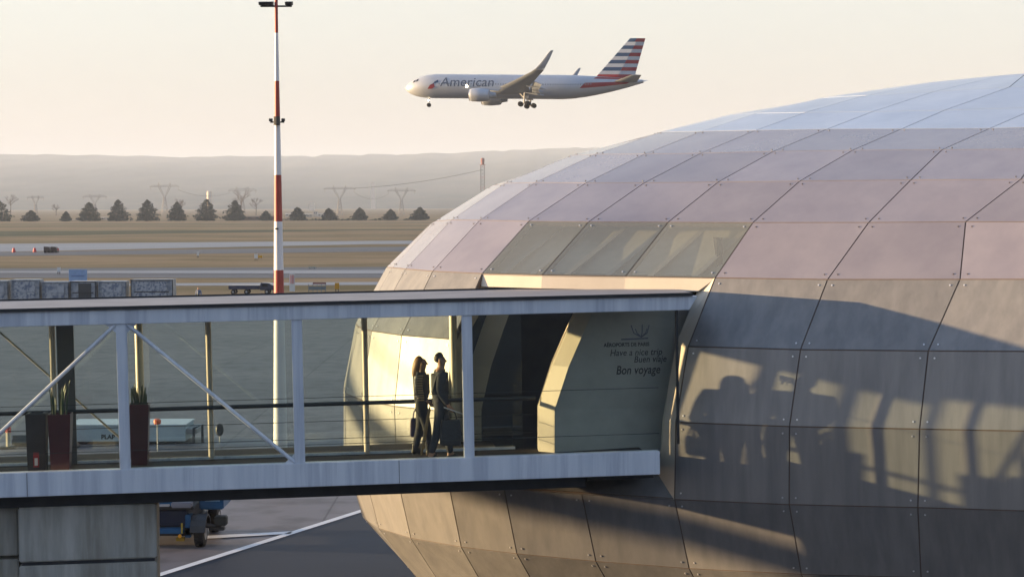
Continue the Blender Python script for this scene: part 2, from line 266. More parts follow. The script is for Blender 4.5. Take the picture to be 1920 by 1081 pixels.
def slab_joints(m, size):
    n = m.node_tree; p = n.nodes["Principled BSDF"]; src_ = p.inputs['Base Color'].links[0].from_socket
    g = n.nodes.new('ShaderNodeNewGeometry'); bt = n.nodes.new('ShaderNodeTexBrick'); bt.offset = 0; bt.inputs['Scale'].default_value = 1
    bt.inputs['Brick Width'].default_value = size; bt.inputs['Row Height'].default_value = size; bt.inputs['Mortar Size'].default_value = .035
    bt.inputs['Color1'].default_value = (1, 1, 1, 1); bt.inputs['Color2'].default_value = (.84, .84, .85, 1); bt.inputs['Mortar'].default_value = (.45, .44, .44, 1)
    n.links.new(g.outputs['Position'], bt.inputs['Vector'])
    nz = n.nodes.new('ShaderNodeTexNoise'); nz.inputs['Scale'].default_value = .8; nz.inputs['Detail'].default_value = 8; n.links.new(g.outputs['Position'], nz.inputs['Vector'])
    rp_ = n.nodes.new('ShaderNodeValToRGB'); rp_.color_ramp.elements[0].position = .34; rp_.color_ramp.elements[0].color = (.62, .61, .60, 1); rp_.color_ramp.elements[1].position = .55; rp_.color_ramp.elements[1].color = (1, 1, 1, 1)
    n.links.new(nz.outputs['Fac'], rp_.inputs[0])
    for q_ in (bt.outputs['Color'], rp_.outputs[0]):
        mx = n.nodes.new('ShaderNodeMix'); mx.data_type = 'RGBA'; mx.blend_type = 'MULTIPLY'; mx.inputs[0].default_value = 1
        n.links.new(src_, mx.inputs[6]); n.links.new(q_, mx.inputs[7]); src_ = mx.outputs[2]
    n.links.new(src_, p.inputs['Base Color'])
slab_joints(M['apron'], 6.0)
def mottle(m, scale, dark, st=(1, 1, 1), p0=.35, p1=.6):
    n = m.node_tree; p = n.nodes["Principled BSDF"]; src_ = p.inputs['Base Color'].links[0].from_socket
    g = n.nodes.new('ShaderNodeNewGeometry'); mp = n.nodes.new('ShaderNodeMapping'); mp.inputs['Scale'].default_value = st
    nz = n.nodes.new('ShaderNodeTexNoise'); nz.inputs['Scale'].default_value = scale; nz.inputs['Detail'].default_value = 7; nz.inputs['Roughness'].default_value = .65
    n.links.new(g.outputs['Position'], mp.inputs[0]); n.links.new(mp.outputs[0], nz.inputs['Vector'])
    rp_ = n.nodes.new('ShaderNodeValToRGB'); rp_.color_ramp.elements[0].position = p0; rp_.color_ramp.elements[0].color = (*dark, 1); rp_.color_ramp.elements[1].position = p1; rp_.color_ramp.elements[1].color = (1, 1, 1, 1)
    n.links.new(nz.outputs['Fac'], rp_.inputs[0]); mx = n.nodes.new('ShaderNodeMix'); mx.data_type = 'RGBA'; mx.blend_type = 'MULTIPLY'; mx.inputs[0].default_value = 1
    n.links.new(src_, mx.inputs[6]); n.links.new(rp_.outputs[0], mx.inputs[7]); n.links.new(mx.outputs[2], p.inputs['Base Color'])
mottle(M['grass'], .09, (.62, .66, .55), (.35, 1, 1)); mottle(M['taxi'], .12, (.70, .70, .70), (.1, 1, 1)); mottle(M['asphalt2'], .1, (.65, .65, .65), (.1, 1, 1))
mottle(M['hill'], .0035, (.45, .5, .45), (1, .5, 3), .42, .56); mottle(M['asphalt'], .5, (.75, .75, .78), (.3, 1, 1))
mottle(M['panel_low'], 2.2, (.86, .87, .89), (1.6, 1.6, .10), .36, .56); mottle(M['panel_up'], 1.1, (.90, .90, .92), (1, 1, .6), .38, .58)
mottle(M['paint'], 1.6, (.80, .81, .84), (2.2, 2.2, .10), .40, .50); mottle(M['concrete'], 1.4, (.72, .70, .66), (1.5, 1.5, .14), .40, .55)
# far wooded ridge
mb = MB(); n = 240; rows = [(4600, 0), (6000, .26), (7600, .62), (9000, .93), (9800, 1.0), (11000, .7)]
rnd = random.Random(3)
def ridge(x):
    return 152 + 5 * math.sin(x / 700.) + 4 * math.sin(x / 260. + 1) + 14 * max(0, min(1, (x + 200) / 700.)) * (1 if x > -200 else 0)
vs = []
for (y, h) in rows:
    for i in range(n + 1):
        x = -5400 + 10800 * i / n
        hh = ridge(x * 5000. / y) * 1.9 * h + (rnd.uniform(-5, 8) * h if h > .5 else 0)
        vs.append((x, y + rnd.uniform(-110, 110) * h, hh - .5 if h else -1))
fs = [(j * (n + 1) + i, j * (n + 1) + i + 1, (j + 1) * (n + 1) + i + 1, (j + 1) * (n + 1) + i) for j in range(len(rows) - 1) for i in range(n)]
mb.add(vs, fs); tag(mb.build('hills', M['hill'], smooth=True), kind='structure')

# ------------------------------------------------------------------ terminal shell
def SV(k, i): return Vector(SHELL[k][i % 24])
def cen(a, b, c, d): return (a + b + c + d) / 4
shell = empty('terminal_shell', (12, 40, 0))
tag(shell, 'huge rounded glass and steel terminal shell the footbridge runs into', 'terminal building')
off = Vector((12, 40, 0))
AX = Vector((15.5, 45, 4.5))
def panel(name, k, i, m, parent, gap=.011, bolts=True, boltm=None, th=.03):
    q = [SV(k, i), SV(k, i + 1), SV(k + 1, i + 1), SV(k + 1, i)]
    c = cen(*q); nn = (q[2] - q[0]).cross(q[3] - q[1])
    if nn.length < 1e-4: return None
    nn.normalize()
    if nn.dot(c - AX) < 0: nn = -nn
    ins = []
    for a_ in range(4):
        e1 = (q[(a_ + 1) % 4] - q[a_]); e2 = (q[(a_ - 1) % 4] - q[a_])
        l1, l2 = e1.length, e2.length
        if l1 < .08 or l2 < .08: return None
        e1 /= l1; e2 /= l2; s_ = max(.25, e1.cross(e2).length)
        ins.append(q[a_] + (e1 + e2) * gap / s_)
    mb = MB(); lo = [p - nn * th for p in ins]
    N_ = 6; rn_ = random.Random(k * 31 + i); ph = [rn_.uniform(0, 6.28) for _ in range(4)]; am = rn_.uniform(.001, .0035)
    grid = []
    for b_ in range(N_ + 1):
        for a_ in range(N_ + 1):
            s_, t_ = a_ / N_, b_ / N_
            p = (ins[0] * (1 - s_) + ins[1] * s_) * (1 - t_) + (ins[3] * (1 - s_) + ins[2] * s_) * t_
            w_ = 16 * s_ * (1 - s_) * t_ * (1 - t_)
            grid.append(p + nn * am * w_ * (math.sin(5 * s_ + ph[0]) + math.sin(4 * t_ + ph[1]) + math.sin(7 * (s_ + t_) + ph[2])) - off)
    mb.add(grid, [(b_ * (N_ + 1) + a_, b_ * (N_ + 1) + a_ + 1, (b_ + 1) * (N_ + 1) + a_ + 1, (b_ + 1) * (N_ + 1) + a_) for b_ in range(N_) for a_ in range(N_)])
    if m is not M['glass2']: mb.add([p - off for p in lo], [(3, 2, 1, 0)])
    for a_ in range(4):
        c2_ = (a_ + 1) % 4; mb.add([ins[a_] - off, ins[c2_] - off, lo[c2_] - off, lo[a_] - off], [(0, 1, 2, 3)])
    if bolts:
        for a_ in range(4):
            e1 = (q[(a_ + 1) % 4] - q[a_]).normalized(); e2 = (q[(a_ - 1) % 4] - q[a_]).normalized()
            p = q[a_] + (e1 + e2) * .115
            # project to the panel plane near that corner
            t1 = e1; t2 = nn.cross(e1).normalized(); n_ = 8; r_ = .015 if boltm is None else .012
            top = [p + nn * .012 + (t1 * math.cos(2 * math.pi * h / n_) + t2 * math.sin(2 * math.pi * h / n_)) * r_ for h in range(n_)]
            bot = [p - nn * .03 + (t1 * math.cos(2 * math.pi * h / n_) + t2 * math.sin(2 * math.pi * h / n_)) * r_ for h in range(n_)]
            mb.rings([[x - off for x in bot], [x - off for x in top]], 1)
    return mb.build(name, [m, boltm or M['bolt']], parent, smooth=True)
NK = len(SHELL)
rear = MB()
for k in range(NK - 1):
    for i in range(24):
        portal = 8 <= k <= 10 and 5 <= i <= 7
        if portal: continue
        if i <= 11:
            if k == 7 and 5 <= i <= 7:
                o = panel('window', k, i, M['glass2'], shell, bolts=True)
                if o: tag(o, 'clear glass window showing the space inside')
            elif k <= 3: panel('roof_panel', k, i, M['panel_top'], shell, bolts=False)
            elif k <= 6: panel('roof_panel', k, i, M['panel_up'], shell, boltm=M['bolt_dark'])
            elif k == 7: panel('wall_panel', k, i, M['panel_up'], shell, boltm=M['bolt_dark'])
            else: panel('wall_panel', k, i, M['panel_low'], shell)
        else:
            q = [SV(k, i), SV(k, i + 1), SV(k + 1, i + 1), SV(k + 1, i)]
            rear.add([p - off for p in q], [(0, 1, 2, 3)], 0 if k <= 3 else 1 if k <= 7 else 2)
# crown cap
top = [SV(0, i) - off for i in range(24)]; cc = sum((SV(0, i) for i in range(24)), Vector()) / 24 - off + Vector((0, 0, .02))
rear.add(top + [cc], [(i, (i + 1) % 24, 24) for i in range(24)])
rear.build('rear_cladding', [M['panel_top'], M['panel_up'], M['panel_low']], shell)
def inward(k, i):
    # approximate inward normal at grid vertex
    a_ = SV(k, i + 1) - SV(k, i - 1); b_ = SV(min(k + 1, NK - 1), i) - SV(max(k - 1, 0), i)
    n_ = a_.cross(b_).normalized()
    return -n_ if n_.dot(SV(k, i) - AX) > 0 else n_
def strip(pts_in, wid):
    mb = MB(); rs = []
    for idx, (p, inn) in enumerate(pts_in):
        a_ = pts_in[max(idx - 1, 0)][0]; b_ = pts_in[min(idx + 1, len(pts_in) - 1)][0]
        t = (b_ - a_)
        if t.length < 1e-6: t = Vector((0, 0, 1))
        s_ = t.normalized().cross(inn)
        s_ = s_.normalized() * wid / 2
        o_ = p + inn * .012 - off
        rs.append([o_ - s_, o_ + s_, o_ + s_ + inn * .08, o_ - s_ + inn * .08])
    return mb.rings(rs)
for i in range(0, 13):     # rib joints
    rng = [list(range(0, NK))]
    if i in (6, 7): rng = [list(range(0, 9)), list(range(11, NK))]
    for rr in rng:
        strip([(SV(k, i), inward(k, i)) for k in rr], .045).build('rib_joint', M['joint'], shell)
for k in range(1, NK - 1):  # level joints
    spans = [list(range(0, 13))]
    if k in (9, 10): spans = [list(range(0, 6)), list(range(8, 13))]
    for sp in spans:
        strip([(SV(k, i), inward(k, i)) for i in sp], .045).build('level_joint', M['joint'], shell)
# portal reveal
LAT = Vector((math.cos(R(15)), -math.sin(R(15)), 0)); INN = Vector((math.sin(R(15)), math.cos(R(15)), 0))
def reveal(name, outer, inner, m=None, depth=.10):
    mb = MB(); n_ = len(outer)
    back = [p + INN * depth for p in outer]; backi = [p + INN * depth for p in inner]
    rs = [[outer[j] - off, inner[j] - off, backi[j] - off, back[j] - off] for j in range(n_)]
    mb.rings(rs); return mb.build(name, m or M['reveal'], shell)
prt = [8, 9, 10, 11]
ro = [SV(k, 8) for k in prt]; dl_ = [.27, .27, .29, .33]
ri = [p - LAT * dl_[j] + INN * .34 for j, p in enumerate(ro)]
ri[0] = ro[0] - LAT * .32 + INN * .06 + Vector((0, 0, -.24)); ri[-1].z += .34
reveal('portal_frame', [p - LAT*.012 for p in ro], ri)
lo_ = [SV(k, 5) for k in prt]; li = [p + LAT * .10 + INN * .45 for p in lo_]; li[0].z -= .22; li[-1].z += .25
reveal('portal_frame', [p + LAT*.012 for p in lo_], li)
to = [SV(8, i) for i in (5, 6, 7, 8)]
ti = [p - INN * .07 + Vector((0, 0, -.235)) for p in to[:3]] + [to[3] - LAT * .30 - INN * .02 + Vector((0, 0, -.235))]
reveal('portal_soffit', [p - Vector((0, 0, .012)) for p in to], ti)
bo = [SV(11, i) for i in (5, 6, 7, 8)]
bi = [li[-1]] + [bo[1] + INN * .45 + Vector((0, 0, .25)), bo[2] + INN * .40 + Vector((0, 0, .28))] + [ri[-1]]
reveal('portal_sill', bo, bi, M['panel_low'])
# lobby inside the portal
def liner(name, A, B, m, th=.06):
    mb = MB(); rs = [[A[j] - off, B[j] - off, B[j] + INN * th - off, A[j] + INN * th - off] for j in range(len(A))]
    mb.rings(rs); return mb.build(name, m, shell)
fr = [at(1092, 560, 30.6), at(1068, 612, 30.5), at(1036, 685, 30.4), at(1010, 765, 30.4), at(1010, 850, 30.4)]
fr2 = [p + Vector((.27, -.20, 0)) for p in fr]
mb = MB(); rs = [[a_ - off, b_ - off, b_ + Vector((.03, .45, 0)) - off, a_ + Vector((-.02, .45, 0)) - off] for a_, b_ in zip(fr, fr2)]
mb.rings(rs).build('lobby_door_frame', M['reveal'], shell)
wr = [at(1318, 560, 30.9), at(1300, 612, 30.9), at(1275, 685, 30.9), at(1262, 765, 30.9), at(1262, 850, 30.9)]
liner('lobby_wall', [p + Vector((0, .04, 0)) for p in fr2], wr, M['inner_wall'])
fl = [at(925, 560, 32.8), at(905, 612, 32.6), at(880, 685, 32.4), at(862, 765, 32.3), at(862, 850, 32.3)]
mb = MB(); rs = [[a_ - off, a_ + Vector((.40, -.12, 0)) - off, a_ + Vector((.36, .9, 0)) - off, a_ + Vector((0, .7, 0)) - off] for a_ in fl]
mb.rings(rs).build('lobby_door_frame', M['reveal'], shell)
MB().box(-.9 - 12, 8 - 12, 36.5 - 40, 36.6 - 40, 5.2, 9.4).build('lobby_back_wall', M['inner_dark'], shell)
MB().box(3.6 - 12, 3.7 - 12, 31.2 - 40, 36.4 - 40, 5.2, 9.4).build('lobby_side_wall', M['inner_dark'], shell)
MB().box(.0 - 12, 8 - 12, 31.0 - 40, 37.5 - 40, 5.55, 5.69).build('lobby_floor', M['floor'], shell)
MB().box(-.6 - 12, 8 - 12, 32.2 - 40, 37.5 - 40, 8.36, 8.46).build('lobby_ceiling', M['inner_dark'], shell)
# pale inner lining and fins behind the three windows
for i in (5, 6, 7, 8):
    A_ = SV(7, i) + INN * .45 + Vector((0, 0, -.1)); B_ = SV(8, i) + INN * .42
    for t in (.2, .7):
        if i == 8 and t > .5: continue
        a_ = A_ + (SV(7, i + 1) - SV(7, i)) * t; b_ = B_ + (SV(8, i + 1) - SV(8, i)) * t
        mb = MB(); mb.rings([[p - off, p + LAT * .10 - off, p + LAT * .10 + INN * .25 - off, p + INN * .25 - off] for p in (a_ + LAT * .25, b_)])
        mb.build('ceiling_fin', M['inner_wall'], shell)
q = [SV(7, 5) + INN * .75, SV(7, 8) + INN * .75, SV(8, 8) + INN * .70, SV(8, 5) + INN * .70]
mb = MB(); mb.rings([[p - off for p in q], [p + INN * .08 - off for p in q]]); mb.build('inner_lining', mat('pale_green_lining', (.48, .49, .43), .7, var=.2, scale=.8), shell)

# ------------------------------------------------------------------ footbridge
E0 = Vector((1, .115, .0143)); NB_ = Vector((-.1142, .9935, 0)); UPV = Vector((-.0143, -.0016, 1))
BO = Vector((0, 28.83, 10))
def BR(u, w_, h): return BO + E0 * u + NB_ * w_ + UPV * h
def uX(px, dd=0):
    k_ = (px - 960) / F; return k_ * (28.83 + dd) / (1 - .115 * k_)
bridge = empty('footbridge', tuple(BR(0, 1.2, -4.3)))
tag(bridge, 'enclosed glass footbridge on blue grey steel beams leading into the terminal shell', 'footbridge')
bo_ = bridge.location.copy()
def T(u, w_, h): return BR(u, w_, h) - bo_
RT, TB, BT, BB, FL = -1.50, -1.785, -4.10, -4.485, -4.25
UL, WF, WS = -14.0, 1.95, 2.78
def bbox(name, u0, u1, w0, w1, h0, h1, m, par=bridge, bev=0): return MB().box(u0, u1, w0, w1, h0, h1, T).build(name, m, par, bevel=bev)
posts = [uX(-438), uX(-108), uX(222), uX(552), uX(872)]
# beams; right ends cut to the curve of the portal
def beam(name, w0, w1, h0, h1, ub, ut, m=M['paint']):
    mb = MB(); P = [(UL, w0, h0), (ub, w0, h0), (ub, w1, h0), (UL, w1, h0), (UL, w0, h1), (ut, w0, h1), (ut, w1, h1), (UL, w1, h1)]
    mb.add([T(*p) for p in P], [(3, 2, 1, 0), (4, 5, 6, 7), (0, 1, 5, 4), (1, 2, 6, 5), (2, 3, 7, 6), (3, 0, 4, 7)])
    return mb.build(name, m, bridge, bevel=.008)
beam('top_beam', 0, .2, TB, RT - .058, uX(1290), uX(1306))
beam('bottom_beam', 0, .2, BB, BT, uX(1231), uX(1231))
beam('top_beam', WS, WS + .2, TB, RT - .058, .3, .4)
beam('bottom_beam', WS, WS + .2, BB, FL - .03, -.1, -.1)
bbox('maintenance_ledge', UL, -.1, WF + .021, WS + .3, FL - .029, FL - .004, M['floor'])
mb = MB(); P = [(UL, -.03, RT - .055), (UL, WS + .1, RT - .055), (UL, WS + .1, RT - .02), (UL, -.03, RT)]
mb.rings([[T(*p) for p in P], [T(uX(1296), p[1], p[2]) for p in P]]).build('roof', M['roof'], bridge)
bbox('roof_edge_flashing', UL, .35, WS + .103, WS + .13, RT - .08, RT + .01, M['dark_steel'])
bbox('roof_edge_flashing', UL, uX(1296), -.045, -.033, RT - .045, RT + .002, M['dark_steel'])
bbox('ceiling', UL, uX(1270), .22, WS - .02, TB + .10, TB + .16, mat('ceiling_lining', (.30, .31, .31), .7, var=.05))
bbox('floor_deck', UL, uX(1225), .21, WF - .01, FL - .12, FL, M['floor'])
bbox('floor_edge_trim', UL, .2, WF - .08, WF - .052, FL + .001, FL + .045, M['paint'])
bbox('deck_girder', UL, 1.2, .45, 2.1, BB - .24, FL - .125, M['dark_steel'])
bbox('landing_girder', 1.21, uX(1225), .3, 2.0, BB - .10, FL - .125, M['dark_steel'])
for u in posts:
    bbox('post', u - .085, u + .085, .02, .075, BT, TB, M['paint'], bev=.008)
    MB().tube([T(u, WS + .08, FL - .028), T(u, WS + .08, TB)], .07, 14).build('post', M['reveal'], bridge, smooth=True)
for px, wd in ((-190, .05), (104, .05), (397, .055), (690, .05)):
    u = uX(px, WF) + .12
    MB().tube([T(u, WF - .054, FL + .002), T(u, WF - .054, TB + .099)], .05, 14).build('mullion', M['reveal'], bridge, smooth=True)
# the broad dark riser beside one mullion
u = uX(106, WF) + .12
bbox('service_riser', u + .06, u + .34, WF - .11, WF - .06, FL + .002, TB + .098, mat('riser_grey', (.10, .105, .10), .5))
pn = posts + [uX(1236)]
for u0, u1 in zip(pn[:-1], pn[1:]):
    last = u1 == pn[-1]
    mb = MB(); ut = uX(1268) if last else u1 - .085
    P = [(u0 + .085, .09, BT), (u1 - (.0 if last else .085), .09, BT), (ut, .09, TB), (u0 + .085, .09, TB)]
    mb.rings([[T(*p) for p in P], [T(p[0], p[1] + .012, p[2]) for p in P]]); mb.build('glass_pane', M['glass'], bridge)
fp = [UL] + [uX(q_, WF) + .12 for q_ in (-190, 104, 397, 690)] + [.35]
for u0, u1 in zip(fp[:-1], fp[1:]):
    u0 += .006; u1 -= .006
    mb = MB(); P = [(u0, WF, FL + .01), (u1, WF, FL + .01), (u1, WF, TB + .1), (u0, WF, TB + .1)]
    mb.rings([[T(*p) for p in P], [T(p[0], p[1] + .012, p[2]) for p in P]]); mb.build('glass_pane', M['glass'], bridge)
bbox('glass_end_bar', uX(1266), uX(1270), .06, .13, BT + .1, TB, M['dark_steel'])
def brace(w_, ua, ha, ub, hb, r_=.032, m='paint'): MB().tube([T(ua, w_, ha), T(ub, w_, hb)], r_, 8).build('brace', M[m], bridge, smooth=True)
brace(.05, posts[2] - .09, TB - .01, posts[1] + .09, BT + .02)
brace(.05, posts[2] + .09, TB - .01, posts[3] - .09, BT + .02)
brace(WS + .06, posts[1] + .08, TB - .01, posts[2] - .08, FL + .02, .02, 'reveal')
def gusset(u, s_, h, s2):
    mb = MB(); P = [(u, 0.04, h), (u + s_ * .16, 0.04, h), (u, 0.04, h + s2 * .14)]
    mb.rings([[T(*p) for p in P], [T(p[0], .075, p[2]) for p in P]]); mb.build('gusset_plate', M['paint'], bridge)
gusset(posts[2] - .086, -1, TB - .001, -1); gusset(posts[2] + .086, 1, TB - .001, -1); gusset(posts[3] - .086, -1, BT + .001, 1)
MB().tube([T(UL, WF - .2, FL + .90), T(.55, WF - .2, FL + .90)], .036, 8).build('handrail', M['rail'], bridge, smooth=True)
for px in (-190, 104, 397, 690):
    u = uX(px, WF) + .12
    MB().tube([T(u, WF - .2, FL + .89), T(u, WF - .06, FL + .89)], .012, 6).build('rail_bracket', M['rail'], bridge)
for h in (.30, .60):
    MB().tube([T(UL, WF - .16, FL + h), T(.5, WF - .16, FL + h)], .005, 5).build('rail_wire', M['rail'], bridge)
for h in (1.18, .42):
    MB().tube([T(UL, .2, FL + h), T(2.4, .2, FL + h)], .005, 5).build('rail_wire', M['rail'], bridge)
for u in (-7.75, -1.9): bbox('beam_joint', u - .006, u + .006, -.0025, .0, BB + .005, BT - .005, mat('beam_seam', (.2, .21, .23), .6))

# lettering and emblem stuck on the near glass
def text_mesh(txt, size, shear=0.0, xs_=1.0, bold=0.0):
    cu = bpy.data.curves.new('t', 'FONT'); cu.body = txt; cu.size = size; cu.shear = shear; cu.offset = bold; cu.space_character = 1.02
    o = bpy.data.objects.new('t', cu); col.objects.link(o)
    me = bpy.data.meshes.new_from_object(o.evaluated_get(bpy.context.evaluated_depsgraph_get()))
    bpy.data.objects.remove(o); vs = [Vector(v.co) for v in me.vertices]; fs = [tuple(p.vertices) for p in me.polygons]
    for v in vs: v.x *= xs_
    return vs, fs
def letter(txt, px0, px1, pyb, size, shear, bold=0.0):
    bpy.context.view_layer.update()
    vs, fs = text_mesh(txt, size, shear, 1, bold)
    wid = max(v.x for v in vs); u0 = uX(px0); u1 = uX(px1); s_ = (u1 - u0) / wid
    d = ray((px0 + px1) / 2, pyb); z_ = CAM.z + d.z * (28.9 / d.y)
    h0 = z_ - 10 - .0143 * (u0 + u1) / 2
    mb = MB(); n_ = len(vs)
    mb.add([T(u0 + v.x * s_, .086, h0 + v.y) for v in vs] + [T(u0 + v.x * s_, .0895, h0 + v.y) for v in vs], fs + [tuple(n_ + q_ for q_ in f[::-1]) for f in fs])
    return mb
for t_, x0, x1, yb, sz, sh, bo2 in (("AÉROPORTS DE PARIS", 1130, 1216, 651, .085, 0, .003), ("Have a nice trip", 1141, 1240, 668, .15, .2, .0015),
                          ("Buen viaje", 1186, 1248, 681, .15, .2, .0015), ("Bon voyage", 1152, 1236, 703, .20, .2, .003)):
    tag(letter(t_, x0, x1, yb, sz, sh, bo2).build('lettering', M['lettering'], bridge))
mb = MB(); zc = 10
def gl(px, py):
    d = ray(px, py); z_ = CAM.z + d.z * (28.9 / d.y); u_ = uX(px); return (u_, z_ - 10 - .0143 * u_)
def stroke(pts, wd):
    for (a_, b_) in zip(pts[:-1], pts[1:]):
        (ua, ha), (ub, hb) = gl(*a_), gl(*b_)
        d = Vector((ub - ua, hb - ha)).normalized(); n_ = Vector((-d.y, d.x)) * wd / 2
        P = [(ua + n_.x, ha + n_.y), (ub + n_.x, hb + n_.y), (ub - n_.x, hb - n_.y), (ua - n_.x, ha - n_.y)]
        mb.rings([[T(p[0], .086, p[1]) for p in P], [T(p[0], .0895, p[1]) for p in P]])
stroke([(1163, 638), (1214, 636)], .022)
for e_ in ((1190, 618), (1203, 610), (1212, 618), (1182, 611), (1216, 611)): stroke([(1201, 634), ((1201 + e_[0]) / 2 + (e_[0] - 1201) * .25, 626), e_], .016)
mb.build('emblem', mat('emblem_blue', (.05, .06, .08), .5), bridge)

# pier
zt = BR(-7, 1, BB - .24).z - .012
zg = at(150, 1053, 28.5).z
pc = at(165, 1000, 28.5); pier = empty('bridge_pier', (pc.x, pc.y, 0), R(9.5)); tag(pier, 'pale stained concrete pier with a dark groove under the footbridge', 'bridge pier')
def pb(name, x0, x1, y0, y1, z0, z1, m=None, bev=.02): return MB().box(x0, x1, y0, y1, z0, z1).build(name, m or M['concrete'], pier, bevel=bev)
pb('shaft', -1.09, 1.09, 0, 1.5, zg + .03, zt); pb('shaft', -1.09, 1.09, 0, 1.5, .0, zg - .03)
pb('shaft_core', -1.05, 1.05, .04, 1.46, .05, zt - .02, M['dark_steel'], 0)
pb('side_wing', -3.2, -1.13, .35, 1.4, zg + .08, zt); pb('side_wing', -3.2, -1.13, .35, 1.4, 0, zg + .02)

# unseen stair shape, added far left so its shadow bands the shell's underside
st = empty('unseen_shadow_stair', (-60, 37, 0)); tag(st, 'unseen sloping stair shape added far left of the footbridge to cast a shadow band on the shell', 'stair')
mb = MB(); mb.rings([[(x, -3.6, 6.15), (x, -3.6, 6.85), (x, 5.0, 10.3), (x, 5.0, 9.6)] for x in (-.7, .7)]); mb.build('shadow_flight', M['dark_steel'], st)
for x in (-.7, .66): MB().rings([[(x + dx, -3.6, 7.9), (x + dx, -3.6, 7.98), (x + dx, 5.0, 11.4), (x + dx, 5.0, 11.32)] for dx in (0, .04)]).build('handrail', M['rail'], st)
for y, z in ((-3.2, 6.2), (4.6, 9.4)): MB().box(-.12, .12, y - .12, y + .12, 0, z).build('post', M['paint'], st)

# ------------------------------------------------------------------ haze
hz, hn, hp = nmat('haze_air'); hn.nodes.remove(hp)
pv = hn.nodes.new('ShaderNodeVolumePrincipled'); pv.inputs['Color'].default_value = (.64, .765, 1, 1); pv.inputs['Density'].default_value = .000115
pv.inputs['Anisotropy'].default_value = 0
hn.links.new(pv.outputs[0], hn.nodes['Material Output'].inputs['Volume'])
tag(MB().box(-6500, 6500, -600, 12500, -1.5, 345).build('haze', hz), kind='stuff')

# ------------------------------------------------------------------ floodlight mast
MR = mat('red_mast_paint', (.34, .055, .045), .5, var=.1); MW = mat('white_mast_paint', (.72, .73, .74), .5, var=.06, scale=.6)
DM = 66.0
mast = empty('floodlight_mast', (at(523, 545, DM).x, DM, 0))
tag(mast, 'tall tapering red and white banded mast with floodlights, left of the terminal shell', 'floodlight mast')
def mz(py): return at(520, py, DM).z
bands = [(-30, 62, 1), (62, 152, 0), (152, 235, 1), (235, 328, 0), (328, 415, 1), (415, 506, 0), (506, 562, 1)]
mb = MB()
def mrad(z): return max(.06, .275 - z * .0128)
def mring(z): return [(mrad(z) * math.cos(t * math.pi / 8), mrad(z) * math.sin(t * math.pi / 8), z) for t in range(16)]
zs_ = [mz(562)]
mb.rings([mring(0), mring(mz(562))], 1, True)
for y0, y1, c_ in bands:
    mb.rings([mring(mz(y1)), mring(mz(y0))], 0 if c_ else 1, True)
mb.build('pole', [MR, MW], mast, smooth=True)
MB().tube([(-.58, 0, mz(12)), (.58, 0, mz(12))], .035, 6).build('crossbar', M['dark_steel'], mast)
for px in (494, 507, 543):
    x = (px - 519) / F * DM; z = mz(12)
    mb = MB(); mb.rings([[(x - .14, -.08, z + .04), (x + .11, -.08, z + .04), (x + .14, .08, z + .04), (x - .11, .09, z + .04)], [(x - .14, -.12, z + .14), (x + .11, -.12, z + .14), (x + .14, .06, z + .18), (x - .11, .07, z + .18)]])
    mb.box(x - .02, x + .02, -.02, .02, z, z + .06); mb.build('floodlight', M['dark_steel'], mast)
MB().tube([(-.26, 0, mz(229)), (.26, 0, mz(229))], .03, 6).build('crossbar', M['dark_steel'], mast)
for x in (-.24, .22): MB().box(x - .06, x + .06, -.08, .08, mz(229) + .03, mz(229) + .13).build('warning_light', M['dark_steel'], mast)
MB().tube([(0, -.13, mz(229) - .12), (0, -.13, mz(229) + .2)], .12, 8).build('lamp_bracket', M['dark_steel'], mast)
MB().box(-.09, .03, -.27, -.2, mz(430), mz(427)).build('inspection_box', M['dark_steel'], mast)
MB().rings([[(.42 * math.cos(t * math.pi / 8), .42 * math.sin(t * math.pi / 8), z) for t in range(16)] for z in (0.0, .12)]).build('base_flange', M['concrete'], mast)

# ------------------------------------------------------------------ airliner on approach
WH = mat('airliner_grey_paint', (.50, .53, .58), .35, .25, .5, var=.04, scale=.3); WR = mat('airliner_red', (.30, .02, .03), .4)
WB = mat('airliner_blue', (.02, .06, .15), .4); DK = mat('tyre_black', (.015, .015, .016), .7); MG = mat('engine_lip_metal', (.7, .7, .72), .2, .9)
LG = mat('landing_gear_grey', (.4, .41, .42), .5); LAMP = mat('landing_lamp', (1, .9, .7), .3, emit=((1, .82, .5), 9)); WG = mat('wing_grey', (.36, .40, .46), .45, var=.06, scale=.4)
GLN = mat('cockpit_glass', (.03, .035, .04), .1)
PL = at(981, 163, 400)
plane = empty('airliner', tuple(PL))
tag(plane, 'silver twin engine airliner with striped tail and lowered wheels, descending in the sky', 'airplane')
# local: x forward (nose +), y port (towards camera), z up
def fus(x):   # station from nose -> radius, centre z, half width factor
    L_ = 54.0
    t = x
    r_ = 2.6
    if t < 7: r_ = 2.6 * (1 - (1 - t / 7.) ** 2.1) ** .62 if t > 0 else .02
    zc = -.55 * (1 - min(t / 7., 1)) ** 1.5
    if t > 36:
        q_ = (t - 36) / (L_ - 36); r_ = 2.6 * (1 - q_ ** 1.55 * .88); zc = (2.6 - r_) * .62
    return r_, zc
ST = [0.02, .25, .7, 1.4, 2.4, 3.6, 5, 7, 12, 18, 24, 30, 36, 38.5, 41, 43.5, 46, 48.5, 51, 53, 54]
def fpt(x, ang, off_=0.0):
    r_, zc = fus(x); return (27 - x, (r_ + off_) * math.sin(ang), zc + (r_ * 1.04 + off_) * math.cos(ang))
mb = MB(); mb.rings([[fpt(x, t * 2 * math.pi / 28) for t in range(28)] for x in ST]); mb.build('fuselage', WH, plane, smooth=True)
